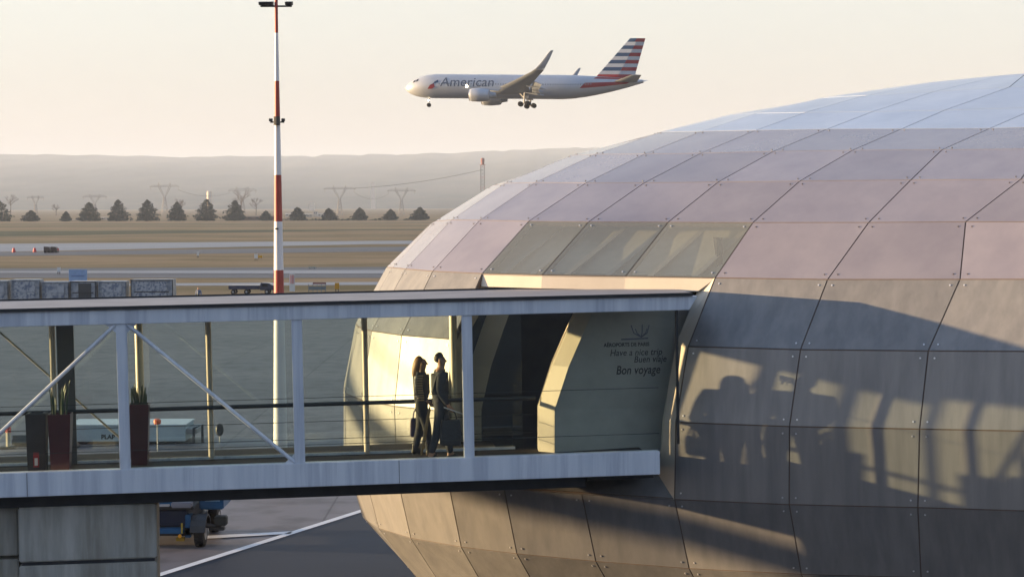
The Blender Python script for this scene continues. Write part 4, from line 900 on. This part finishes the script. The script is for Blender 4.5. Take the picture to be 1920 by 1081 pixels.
def bare(px, ytop, wpx, label, seed, D=1700):
    rn = random.Random(seed); x = at(px, 400, D).x; top = at(px, ytop, D).z
    e = empty('bare_tree', (x, D, 0)); tag(e, label, 'tree', 'bare trees in the haze')
    mb = MB(); tr_ = MB(); wd = wpx * D / F / 2
    tr_.tube([(0, 0, 0), (.3, 0, top * .35), (0, 0, top * .7)], [.5, .35, .2], 6)
    def br(p, d, L_, r_, k_):
        q_ = p + d * L_; mb.tube([p, q_], [r_, r_ * .6], 4, cap=False)
        if k_ == 0: return
        for _ in range(3): br(p + d * L_ * rn.uniform(.55, 1), (d + Vector((rn.uniform(-.8, .8), rn.uniform(-.8, .8), rn.uniform(-.2, .6)))).normalized(), L_ * .66, r_ * .6, k_ - 1)
    for _ in range(7):
        a_ = rn.uniform(0, 6.28); br(Vector((0, 0, top * rn.uniform(.28, .6))), Vector((math.cos(a_) * wd / top * 2, math.sin(a_) * wd / top * 2, 1)).normalized(), top * .24, .22, 3)
    tr_.build('trunk', BARK, e); mb.build('crown', BARK, e)
for i_, (px, a_, w_, lb, D_) in enumerate([(20, 362, 50, 'faint bare tree behind the conifer at the left edge', 1900), (340, 366, 44, 'wide bare tree standing between two dark conifers', 1800), (452, 350, 60, 'tall spreading bare tree above the low brown building', 1700), (480, 368, 40, 'smaller bare tree just left of the striped mast', 1800), (105, 380, 26, 'tiny bare tree between the left conifers', 1900)]):
    bare(px, a_, w_, lb, 40 + i_, D_)
# low hedge-like scrub joining the trees
def scrub(name, px0, px1, yt, yb, label, D, m=CONI, n_=500):
    a_ = at(px0, yb, D); b_ = at(px1, yb, D); e_h = (yb - yt) * D / F; rn = random.Random(int(px0)); mb = MB()
    for q_ in range(n_):
        t = rn.random(); c_ = Vector((a_.x + (b_.x - a_.x) * t, D + rn.uniform(-2, 2), a_.z - .5 + e_h * rn.random() * (.7 + .3 * math.sin(t * 30 + px0)))); s_ = rn.uniform(.4, 1.1)
        d1 = Vector((rn.uniform(-1, 1), rn.uniform(-1, 1), rn.uniform(-.5, .8))).normalized(); d2 = d1.cross(Vector((rn.uniform(-1, 1), rn.uniform(-1, 1), rn.uniform(-1, 1)))).normalized()
        mb.add([c_ - d1 * s_, c_ + d2 * s_ * .6, c_ + d1 * s_, c_ - d2 * s_ * .6], [(0, 1, 2, 3)])
    mb.rings([[(a_.x, D + .6, 0), (b_.x, D + .6, 0), (b_.x, D + .9, 0), (a_.x, D + .9, 0)], [(a_.x, D + .6, a_.z), (b_.x, D + .6, a_.z), (b_.x, D + .9, a_.z), (a_.x, D + .9, a_.z)]])
    tag(mb.build(name, m), label, 'hedge', 'scrub between the trees')
scrub('hedge', 205, 340, 413, 420, 'low dark scrub joining the rounded and pointed conifers', 1165, n_=600)
scrub('hedge', 515, 800, 409, 416, 'long dark scrub strip from the striped mast to the terminal shell', 1165, n_=1100)
# ------------------------------------------------------------------ far buildings, pylons, radio mast
CRM = mat('cream_render', (.62, .55, .46), .8, var=.08); ROOFB = mat('brown_roof', (.10, .062, .05), .8, var=.2); WALLB = mat('brown_wall', (.13, .09, .075), .8)
def house(px0, px1, yt, yb, D, label, name='house', m=CRM, group=None, rf=True, dp=None):
    a_ = at(px0, yb, D); b_ = at(px1, yb, D); zt_ = at(px0, yt, D).z; wd = b_.x - a_.x; dp = dp or max(6, wd * .6)
    e = empty(name, ((a_.x + b_.x) / 2, D, 0)); tag(e, label, 'building', group)
    hw_ = wd / 2; zr = zt_ * .82 if rf else zt_
    MB().box(-hw_, hw_, 0, dp, 0, zr).build('wall', m, e)
    if rf: MB().rings([[(-hw_ - .5, -.5, zr + .01), (-hw_ - .5, dp + .5, zr + .01), (-hw_ - .5, dp / 2, zt_)], [(hw_ + .5, -.5, zr + .01), (hw_ + .5, dp + .5, zr + .01), (hw_ + .5, dp / 2, zt_)]]).build('roof', ROOFB if m is WALLB else CRM, e)
    mb = MB(); nw = max(2, int(wd / 5))
    for q_ in range(nw): mb.box(-hw_ + wd * (q_ + .3) / nw, -hw_ + wd * (q_ + .7) / nw, -.08, -.01, zr * .55, zr * .8)
    mb.build('window', GLN, e)
house(128, 148, 411, 423, 1250, 'pale sunlit shed left of the broad cone shaped tree', group='pale buildings beyond the tree row')
house(189, 199, 407, 421, 1250, 'narrow pale shed between two pointed conifers', group='pale buildings beyond the tree row')
house(535, 549, 400, 413, 1500, 'pale house right beside the striped mast', group='pale buildings beyond the tree row')
house(571, 586, 401, 412, 1500, 'pale house just right of the rounded tree by the mast', group='pale buildings beyond the tree row')
house(588, 595, 396, 412, 1560, 'tall narrow pale block among the distant houses', group='pale buildings beyond the tree row', rf=False)
house(596, 608, 400, 412, 1500, 'pale house at the right end of the distant cluster', group='pale buildings beyond the tree row')
house(446, 518, 405, 417, 1185, 'long low brown roofed building behind the row of conifers', 'low_building', WALLB)
e = empty('water_tower', (at(393, 400, 2600).x, 2600, 0)); tag(e, 'slim pale water tower rising behind a tall conifer', 'tower')
zt_ = at(393, 358, 2600).z
MB().rings([[(r_ * math.cos(t * math.pi / 8), r_ * math.sin(t * math.pi / 8), z) for t in range(16)] for z, r_ in ((0, 3), (zt_ - 20, 3), (zt_ - 16, 3.8), (zt_ - 1, 3.8), (zt_, 3))]).build('shaft', CRM, e)
for px, py0, py1, D_, lb in ((699, 343, 356, 4200, 'tiny pale block on the hillside above the right hand trees'), (584, 382, 389, 3300, 'tiny pale building in the haze right of the striped mast')):
    a_ = at(px, py1, D_); e = empty('distant_building', (a_.x, D_, 0)); tag(e, lb, 'building', 'tiny buildings in the haze')
    MB().box(-5, 5, 0, 10, 0, at(px, py0, D_).z).build('wall', CRM, e); MB().box(-5.3, 5.3, -.3, 10.3, at(px, py0, D_).z + .01, at(px, py0, D_).z + .8).build('roof', CRM, e)
STL = mat('galvanised_lattice', (.13, .13, .14), .6, .4)
def pylon(px, yt, label, D, wpx, kind=0):
    x = at(px, 400, D).x; H = at(px, yt, D).z; W = wpx * D / F / 2; e = empty('pylon', (x, D, 0)); tag(e, label, 'electricity pylon', 'electricity pylons in the haze')
    r_ = .17 * D / 1800; b_ = H * .10; wz = H * .55; mb = MB(); s2 = .8
    for sx_ in (-1, 1):
        for sy_ in (-1, 1): mb.tube([(sx_ * b_, sy_ * b_, 0), (sx_ * s2, sy_ * s2, wz)], r_, 4)
    z = 0; k_ = 0
    while z < wz * .93:
        w0 = b_ + (s2 - b_) * z / wz; dz = max(w0 * 1.7, 2.5); z2 = min(wz, z + dz); w1 = b_ + (s2 - b_) * z2 / wz
        for sy_ in (-1, 1): mb.tube([(-w0, sy_ * w0, z), (w1, sy_ * w1, z2)], r_ * .6, 4); mb.tube([(w0, sy_ * w0, z), (-w1, sy_ * w1, z2)], r_ * .6, 4)
        z = z2
    mb.build('tower_legs', STL, e)
    mb = MB()
    for s_ in (-1, 1):
        ox = W * .42
        mb.tube([(s_ * s2, 0, wz), (s_ * ox, 0, H * .86)], r_, 4); mb.tube([(s_ * .3, 0, wz + 1), (s_ * ox * .7, 0, H * .86)], r_ * .8, 4)
        mb.tube([(s_ * ox, 0, H * .86), (s_ * ox * (1.05 if kind else .9), 0, H)], r_ * .9, 4); mb.tube([(s_ * ox * .7, 0, H * .86), (s_ * ox * .95, 0, H)], r_ * .7, 4)
        for q_ in range(4):
            f_ = q_ / 4.; mb.tube([(s_ * (s2 + (ox - s2) * f_), 0, wz + (H * .86 - wz) * f_), (s_ * (.3 + (ox * .7 - .3) * (f_ + .2)), 0, wz + (H * .86 - wz) * (f_ + .2))], r_ * .5, 4)
    mb.build('horns', STL, e)
    mb = MB(); za = H * .86; mb.tube([(-W, 0, za + (0 if kind else .5)), (W, 0, za + (0 if kind else .5))], r_, 4); mb.tube([(-W * .8, 0, za + 1.8), (W * .8, 0, za + 1.8)], r_ * .8, 4)
    mb.tube([(-W, 0, za), (-W * .8, 0, za + 1.8)], r_ * .8, 4); mb.tube([(W, 0, za), (W * .8, 0, za + 1.8)], r_ * .8, 4)
    for q_ in range(8): x0 = -W * .8 + W * 1.6 * q_ / 8; mb.tube([(x0, 0, za), (x0 + W * .2, 0, za + 1.8)], r_ * .5, 4)
    mb.build('crossarm', STL, e)
    mb = MB()
    for f_ in (-.92, -.3, .3, .92): mb.tube([(W * f_, 0, za), (W * f_, 0, za - 3)], r_ * .8, 4)
    mb.build('insulators', STL, e)
    return [Vector((x + W * f_, D, za - 3)) for f_ in (-.92, .92)]
P_ = [pylon(67, 366, 'faint pylon above the small low conifer at the far left', 1950, 32), pylon(178, 364, 'faint flat topped pylon above the broad cone shaped tree', 2000, 46, 1), pylon(309, 342, 'tall twin horned pylon between the two central conifers', 1900, 56),
      pylon(455, 350, 'flat topped pylon tangled with the bare tree left of the mast', 2050, 54, 1), pylon(637, 347, 'wide horned pylon right of the striped mast', 1750, 60), pylon(753, 351, 'flat topped pylon nearest the terminal shell', 1850, 54, 1)]
def cable(a_, b_, sag, r_, label):
    mb = MB(); mb.tube([a_ + (b_ - a_) * t + Vector((0, 0, -sag * 4 * t * (1 - t))) for t in [q_ / 10 for q_ in range(11)]], r_, 4, cap=False); tag(mb.build('power_line', STL), label, 'power line', 'power lines in the haze')
cable(P_[4][1], P_[5][0], 6, .16, 'sagging power line strung between the two right hand pylons')
a_ = at(905, 318, 1800)
cable(P_[4][1] + Vector((0, 0, 4)), a_, 3, .2, 'thin power line rising from the wide horned pylon to the radio mast')
cable(P_[2][1], P_[3][0], 5, .16, 'sagging power line right of the tall twin horned pylon')
e = empty('radio_mast', (a_.x, 1800, 0)); tag(e, 'red and white lattice radio mast with a dark head beside the shell roof', 'radio mast')
zt_ = at(905, 300, 1800).z; mb = MB(); n_ = 14
RADR = mat('faded_red_paint', (.20, .06, .055), .7)
for q_ in range(n_):
    z0 = (zt_ - 5) * q_ / n_; z1 = (zt_ - 5) * (q_ + 1) / n_; mi = q_ % 3 == 1
    for s_ in (-1, 1):
        for t_ in (-1, 1): mb.rings([[(s_ * 2 + dx, t_ * 2 + dy, z) for dx, dy in ((-.2, -.2), (.2, -.2), (.2, .2), (-.2, .2))] for z in (z0, z1)], int(mi))
        mb.tube([(-s_ * 2, -2, z0), (s_ * 2, -2, z1)], .16, 4, int(mi))
mb.build('lattice', [STL, RADR], e)
MB().rings([[(r_ * math.cos(t * math.pi / 6), r_ * math.sin(t * math.pi / 6), z) for t in range(12)] for z, r_ in ((zt_ - 5, 3.2), (zt_ - 4.6, 3.2), (zt_ - 4.4, 1.4), (zt_, 2.0), (zt_ + 2, 1.6))]).build('mast_head', RADR, e)

# ------------------------------------------------------------------ baggage containers above the roof line
ALU = mat('scuffed_aluminium', (.40, .44, .48), .38, .5, .5, c2=(.20, .24, .30), scale=2.2, lo=.4, hi=.6); CURT = mat('dark_curtain', (.06, .065, .07), .8); BLU = mat('light_blue_panel', (.24, .38, .62), .5, var=.08)
def container(px0, px1, yt, D, label, kind):
    a_ = at(px0, yt, D); b_ = at(px1, yt, D); wd = b_.x - a_.x; H = a_.z
    e = empty('baggage_container', ((a_.x + b_.x) / 2, D, 0)); tag(e, label, 'container', 'baggage containers lined up beyond the footbridge')
    h_ = wd / 2; z0 = .5; c_ = wd * .14
    if kind == 3: P = [(-h_, z0), (h_, z0), (h_ - .05, H), (-h_ + .05, H)]
    else: P = [(-h_ + c_, z0), (h_, z0), (h_, H), (-h_, H), (-h_, z0 + .6)]
    MB().rings([[(x, 0, z) for x, z in P], [(x, 1.6, z) for x, z in P]]).build('container_body', ALU, e, bevel=.02)
    if kind == 1: MB().box(-h_ * .35, h_ * .62, -.05, -.022, z0 + .15, H - .22).build('curtain', CURT, e)
    else: MB().box(-h_ * .75, h_ * .7, -.06, -.022, z0 + .12, H - .18).build('door_panel', mat('door_panel', (.44, .48, .52), .35, .4, .5, c2=(.16, .20, .28), scale=1.3 + kind, lo=.42, hi=.55), e, bevel=.02)
    mb = MB()
    for x in (-h_ + .05, h_ - .10): mb.box(x, x + .06, -.12, -.021, z0 + .62, H)
    mb.box(-h_, h_, -.11, -.022, H - .09, H - .01); mb.box(-h_ * .8, h_ * .8, -.10, -.065, (z0 + H) / 2 - .05, (z0 + H) / 2 + .04); mb.build('edge_frame', M['dark_steel'] if kind % 2 else ALU, e)
    MB().box(-h_ - .1, h_ + .1, -.1, 1.7, .28, .45).build('dolly_deck', M['dark_steel'], e)
    for x in (-h_ * .7, h_ * .7):
        for y in (.1, 1.5): MB().tube([(x, y - .07, .18), (x, y + .07, .18)], .18, 10).build('wheel', DK, e)
for q_, (x0, x1, yt, kd, lb) in enumerate([(-32, 14, 526, 0, 'dark silver container at the left edge of the row'), (20, 74, 524, 2, 'container with a dark upper half and pale lower door, second in the row'), (78, 128, 528, 0, 'plain dull silver container left of the open fronted one'), (131, 180, 527, 1, 'container with a grey open front below the light blue board'),
        (184, 236, 527, 2, 'bluish container between the open fronted one and the longest one'), (244, 325, 524, 3, 'longest scuffed container at the right end of the row')]):
    container(x0, x1, yt, 172, lb, kd)
e = empty('notice_board', (at(146, 515, 190).x, 190, 0)); tag(e, 'light blue board standing up behind the open fronted container', 'board')
h_ = 17 * 190 / F; z1 = at(146, 505, 190).z; z0 = at(146, 527, 190).z
MB().box(-h_, h_, 0, .12, z0, z1).build('board_panel', BLU, e, bevel=.02); MB().box(-h_ * .7, h_ * .7, -.03, -.005, z0 + (z1 - z0) * .42, z0 + (z1 - z0) * .5).build('marking_strip', mat('blue_mark', (.12, .2, .42), .5), e)
for s_ in (-1, 1): MB().box(s_ * h_ * .8 - .05, s_ * h_ * .8 + .05, .13, .22, 0, z1 - .2).build('support_leg', M['dark_steel'], e)
# far worker in yellow trousers
wk = empty('person', (at(372, 545, 178).x, 178, 0), R(-90)); tag(wk, 'distant worker in a blue grey jacket and yellow trousers beyond the footbridge', 'person')
figure('body', 1.85, .12, ((-.04, .26, 1.16), (.10, .26, .98)), ((-.04, -.26, 1.16), (.08, -.26, .95)), dict(skin=SKIN, legs=mat('yellow_workwear', (.75, .48, .02), .7), top=mat('blue_grey_jacket', (.14, .18, .27), .7), hem=1.0, hemr=.15), wk)
blob('hair', [(v(-.05, 0, 1.62), .05), (v(-.03, 0, 1.69), .085), (v(.01, 0, 1.73), .08)], HAIRD, wk)

# ------------------------------------------------------------------ small airfield things
YEL = mat('yellow_sign', (.70, .38, .02), .5); WSG = mat('white_sign', (.72, .72, .70), .6); REDP = mat('red_marker', (.55, .05, .05), .5); DBL = mat('dark_blue_paint', (.02, .035, .085), .35, coat=.4)
def sign(px, yt, yb, wpx, m, label, name='airfield_sign', D=None):
    g_ = gp(px, yb); D = g_.y; s_ = D / F; e = empty(name, (g_.x, D, 0)); tag(e, label, 'sign', 'small signs along the taxiways'); h = (yb - yt) * s_; wd = wpx * s_
    MB().box(-wd / 2, wd / 2, 0, .18, h * .35, h).build('sign_face', m, e, bevel=.01)
    for s2 in (-1, 1): MB().box(s2 * wd * .3 - .04, s2 * wd * .3 + .04, .05, .12, 0, h * .349).build('post', M['dark_steel'], e)
sign(480, 476, 489, 6, WSG, 'white box sign in the grass left of the striped mast'); sign(487.5, 479, 485, 8, YEL, 'low yellow sign right beside the white box sign')
sign(110, 501, 514, 6, WSG, 'small white sign on the dark taxiway above the containers')
sign(632, 530, 548, 8, mat('amber_sign', (.60, .30, .01), .5), 'amber board right of the striped mast foot')
sign(371, 472, 483, 4, WSG, 'thin pale post in the grass band'); sign(585, 500, 504, 14, mat('pale_sign', (.45, .45, .38), .6), 'low pale green marker on the taxiway right of the mast')
for px, lb in ((26, 'red taxiway marker nearest the left edge'), (65, 'red taxiway marker second from the left')):
    g_ = gp(px, 473); e = empty('marker_light', (g_.x, g_.y, 0)); tag(e, lb, 'marker', 'red markers on the taxiway')
    MB().rings([[(r_ * math.cos(t * math.pi / 6), r_ * math.sin(t * math.pi / 6), z) for t in range(12)] for z, r_ in ((0, .45), (.1, .42), (.9, .25), (1.0, .1))]).build('cone', REDP, e); MB().box(-.5, .5, -.5, .5, -.02, .06).build('base_plate', M['dark_steel'], e)
for px, lb in ((88, 'tiny dark van on the far taxiway, left of the pair'), (101, 'tiny dark van with red tail on the far taxiway, right of the pair')):
    g_ = gp(px, 474); e = empty('van', (g_.x, g_.y, 0)); tag(e, lb, 'van', 'tiny vans on the far taxiway')
    P = [(-.7, .3), (.6, .3), (.65, .8), (.35, 1.3), (-.7, 1.35)]
    MB().rings([[(x, 0, z) for x, z in P], [(x, 1.6, z) for x, z in P]]).build('van_body', mat('van_brown', (.06, .04, .035), .4), e, bevel=.05)
    for x in (-.4, .4): MB().tube([(x, -.05, .25), (x, 1.65, .25)], .25, 10).build('wheel', DK, e)
    if px > 90: MB().box(.66, .74, .2, 1.4, .5, 1.0).build('tail_light', REDP, e)
# low blue transporter and barrier near the mast foot
def wheel(x, y, r_, w_, par, m=None):
    o = MB().rings([[(x + a_ * math.cos(t * math.pi / 10), y + yy, r_ + a_ * math.sin(t * math.pi / 10)) for t in range(20)] for yy, a_ in ((-w_ / 2, r_ * .86), (-w_ * .4, r_), (w_ * .4, r_), (w_ / 2, r_ * .86))]).build('wheel', DK, par, smooth=True)
    MB().tube([(x, y - w_ * .52, r_), (x, y + w_ * .52, r_)], r_ * .45, 10).build('rim', LG, o); return o
g_ = gp(470, 551.5); e = empty('cargo_transporter', (g_.x, g_.y, 0)); tag(e, 'low dark blue flatbed transporter left of the striped mast foot', 'airport vehicle')
MB().box(-2.5, 1.0, 0, 2, .55, 1.0).build('flat_deck', DBL, e, bevel=.04); MB().rings([[(x, 0.1, z) for x, z in ((1.03, .45), (2.6, .45), (2.65, .9), (2.0, 1.25), (1.1, 1.3))], [(x, 1.9, z) for x, z in ((1.03, .45), (2.6, .45), (2.65, .9), (2.0, 1.25), (1.1, 1.3))]]).build('driver_cab', DBL, e, bevel=.04)
MB().box(1.3, 1.9, .07, .095, .85, 1.15).build('cab_window', GLN, e)
for x in (-2, -.5, 1.8): wheel(x, .2, .27, .2, e); wheel(x, 1.8, .27, .2, e)
g_ = gp(595, 549); e = empty('steel_barrier', (g_.x, g_.y, 0)); tag(e, 'low grey steel barrier with a red top rail, right of the mast foot', 'barrier')
mb = MB()
for q_ in range(5): mb.box(-1.0 + q_ * .48, -.94 + q_ * .48, 0, .06, 0, 1.0)
mb.box(-1.0, .98, -.04, -.005, .35, .75); mb.build('barrier_panel', mat('grey_teal', (.16, .20, .22), .5), e); MB().box(-.5, 1.0, -.03, .03, 1.01, 1.2).build('top_rail', mat('dull_red', (.22, .08, .07), .6), e)
g_ = gp(547, 551); e = empty('marker_board', (g_.x, g_.y, 0)); tag(e, 'white board with red bars touching the right side of the mast foot', 'marker board')
z1 = at(547, 512, g_.y).z; MB().box(-.25, .35, 0, .1, .3, z1).build('board_panel', WSG, e)
mb = MB()
for q_ in range(3): mb.box(-.10 + q_ * .16, -.04 + q_ * .16, -.03, -.005, z1 * .5, z1 * .92)
mb.build('red_bars', REDP, e)

# ------------------------------------------------------------------ seen through the bridge glass
LBL = mat('pale_blue_paint', (.46, .55, .60), .45, var=.08, scale=1.2)
D_ = 74.; s_ = D_ / F; xa, xb = at(128, 840, D_).x, at(348, 840, D_).x
e = empty('baggage_trailer', ((xa + xb) / 2, D_, 0)); tag(e, 'long low pale blue trailer on the apron seen through the footbridge glass', 'trailer')
h_ = (xb - xa) / 2; zt_ = at(240, 798, D_).z
MB().box(-h_, h_, 0, 2.0, .14, zt_).build('trailer_body', LBL, e, bevel=.03)
MB().box(-h_ - .03, h_ + .03, -.03, 2.03, zt_ + .003, zt_ + .06).build('top_edge', mat('pale_edge', (.6, .68, .72), .4), e)
MB().box(h_ + .012, h_ + .45, .1, 1.9, .45, zt_ - .15).build('end_step', mat('grey_step', (.28, .28, .28), .6), e)
MB().tube([(h_ + .36, -.05, .1), (h_ + .36, -.05, zt_ - .1), (h_ + .72, -.05, zt_ + .05), (h_ + .72, -.05, .1)], .06, 6).build('guard_rail', M['dark_steel'], e)
vs, fs = text_mesh('PLAP', .26, 0, 1, .01)
mb = MB(); x0 = at(190, 836, D_).x - (xa + xb) / 2; z0 = .26
mb.add([(x0 + p.x * 1.0, -.012, z0 + p.y) for p in vs], fs); mb.build('lettering', M['lettering'], e)
for x in (-h_ * .75, h_ * .75): wheel(x, .15, .26, .18, e); wheel(x, 1.85, .26, .18, e)
for px, yt, yb, lb in ((16, 800, 846, 'cream marker post with red cap at the far left of the apron'), (134, 806, 846, 'grey marker post with red top beside the dark red planter')):
    D2 = 73.; x = at(px, yb, D2).x; zt_ = at(px, yt, D2).z; e = empty('marker_post', (x, D2, 0)); tag(e, lb, 'post', 'red topped marker posts')
    MB().tube([(0, 0, 0), (0, 0, zt_ - .22)], .10, 8).build('post', mat('cream_post', (.55, .50, .40), .6), e); MB().tube([(0, 0, zt_ - .22), (0, 0, zt_)], .12, 8).build('cap', REDP, e); MB().box(-.3, .3, -.25, .25, 0, .1).build('base', M['dark_steel'], e)
D2 = 73.5; x = at(42, 840, D2).x; e = empty('equipment_box', (x, D2, 0)); tag(e, 'dark equipment box between the cream post and the litter bin', 'box')
MB().box(-.45, .35, 0, .8, .08, at(42, 822, D2).z).build('box_body', M['dark_steel'], e, bevel=.03); MB().box(-.4, .3, -.03, -.012, .2, .5).build('box_door', mat('grey_door', (.12, .13, .13), .5), e)
for x_ in (-.3, .2): MB().box(x_ - .05, x_ + .05, .1, .7, 0, .079).build('foot', M['dark_steel'], e)
D2 = 90.; g_ = gp(295, 846); e = empty('warning_lamp', (at(295, 790, g_.y).x, g_.y, 0)); tag(e, 'orange red lamp on a thin post beside the far planter', 'lamp')
z1 = at(295, 790, g_.y).z; MB().tube([(0, 0, 0), (0, 0, z1 - .1)], .03, 6).build('post', LG, e); MB().rings([[(r_ * math.cos(t * math.pi / 6), r_ * math.sin(t * math.pi / 6), z1 + z) for t in range(12)] for z, r_ in ((-.1, .12), (-.06, .15), (.08, .15), (.13, .06))]).build('lamp_lens', mat('orange_lens', (.75, .16, .06), .3), e)
g_ = gp(412, 846); z1 = at(412, 805, g_.y).z; e = empty('convex_mirror', (at(412, 805, g_.y).x, g_.y, 0)); tag(e, 'small dark round mirror on a pole beyond the far glass', 'mirror')
MB().tube([(0, 0, 0), (0, 0, z1)], .03, 6).build('pole', LG, e); MB().rings([[(.16 * a_ * math.cos(t * math.pi / 8), y, z1 + .26 * a_ * math.sin(t * math.pi / 8)) for t in range(16)] for y, a_ in ((-.1, .7), (-.06, 1), (.02, 1))]).build('mirror_head', M['dark_steel'], e)

# ------------------------------------------------------------------ blue tow tractor behind the pier
TB_ = mat('tractor_blue', (.012, .10, .24), .35, var=.15, scale=2, coat=.3)
g_ = gp(372, 1029); D_ = g_.y; s_ = D_ / F
e = empty('tow_tractor', (g_.x - 1.05, D_ + .3, 0)); tag(e, 'blue tow tractor with a big black wheel, half hidden behind the concrete pier', 'tow tractor')
def wy(x, y, r_, w_):   # wheel seen end on: axle along x
    o = MB().rings([[(x + xx, y + a_ * math.cos(t * math.pi / 12), r_ + a_ * math.sin(t * math.pi / 12)) for t in range(24)] for xx, a_ in ((-w_ / 2, r_ * .8), (-w_ * .42, r_ * .97), (-w_ * .1, r_), (w_ * .1, r_), (w_ * .42, r_ * .97), (w_ / 2, r_ * .8))]).build('wheel', DK, e, smooth=True)
    MB().tube([(x - w_ * .52, y, r_), (x + w_ * .52, y, r_)], r_ * .5, 12).build('rim', LG, o)
    mb = MB()
    for t in range(24):
        c_, s2 = math.cos(t * math.pi / 12), math.sin(t * math.pi / 12); mb.box(x - w_ * .36, x - w_ * .02, y + c_ * r_ - .02, y + c_ * r_ + .02, r_ + s2 * r_ - .02, r_ + s2 * r_ + .02)
    mb.build('tread', DK, o)
for s2 in (-1, 1):
    wy(s2 * 1.05, .1, .42, .30); wy(s2 * 1.05, 2.5, .42, .30)
    # curved fender over each front wheel
    MB().rings([[(s2 * 1.05 + dx, .1 + rr_ * math.cos(a_), .42 + rr_ * math.sin(a_)) for dx, rr_ in ((-.22, .50), (.22, .50), (.22, .55), (-.22, .55))] for a_ in [R(10 + q_ * 20) for q_ in range(9)]]).build('fender', M['dark_steel'], e)
MB().box(-.80, .80, -.1, 3.0, .36, .62).build('chassis', M['dark_steel'], e, bevel=.02)
MB().box(-1.9, .62, -.32, -.12, .46, .62).build('front_bumper', TB_, e, bevel=.02)
MB().box(-.78, .70, -.08, 2.9, .64, 1.10).build('engine_bay', mat('tractor_dark_blue', (.006, .012, .035), .5), e, bevel=.03)
MB().box(.62, .80, -.10, .3, .30, .98).build('side_panel', TB_, e, bevel=.02)
MB().box(.90, 1.62, .75, 2.2, .98, 1.9).build('body_panel', TB_, e, bevel=.04)
MB().box(1.08, 1.52, .722, .745, 1.36, 1.42).build('marking_strip', mat('pale_blue_mark', (.3, .5, .7), .5), e); MB().box(1.08, 1.52, .722, .745, 1.24, 1.30).build('marking_strip', mat('pale_blue_mark', (.3, .5, .7), .5), e)
MB().box(-.9, .9, -.15, 2.9, 1.13, 1.22).build('deck_plate', M['dark_steel'], e, bevel=.02); MB().box(-1.0, .2, -.22, -.16, 1.24, 1.30).build('grab_bar', LG, e)
MB().box(.25, .85, -.25, .1, 1.2, 1.36).build('lamp_housing', mat('lamp_grey', (.22, .23, .27), .5), e, bevel=.03)
MB().tube([(1.2, .1, .62), (1.5, .2, .58), (1.62, .25, .6)], .06, 8).build('mirror_arm', M['dark_steel'], e)
MB().box(1.46, 1.82, .05, .35, .62, .90).build('side_locker', mat('locker_black', (.03, .033, .03), .5), e, bevel=.03); MB().box(1.3, 1.75, .05, .3, .48, .58).build('step', M['dark_steel'], e, bevel=.02)
MB().tube([(.52, -.36, .40), (.52, -.32, .40)], .055, 12).build('indicator_lamp', mat('amber_lens', (.85, .38, .03), .3), e)
MB().box(.38, .62, -.2, -.05, .22, .33).build('tow_hook', mat('yellow_hook', (.35, .22, .02), .6), e)
MB().box(.56, .61, -.36, -.33, .48, .78).build('side_marking', mat('yellow_mark', (.4, .3, .05), .6), e)
MB().box(-.95, -.62, -.35, -.322, .64, .72).build('number_plate', WSG, e)
MB().box(-.8, .75, -.05, 1.4, 1.225, 1.6).build('cab_base', TB_, e, bevel=.03)
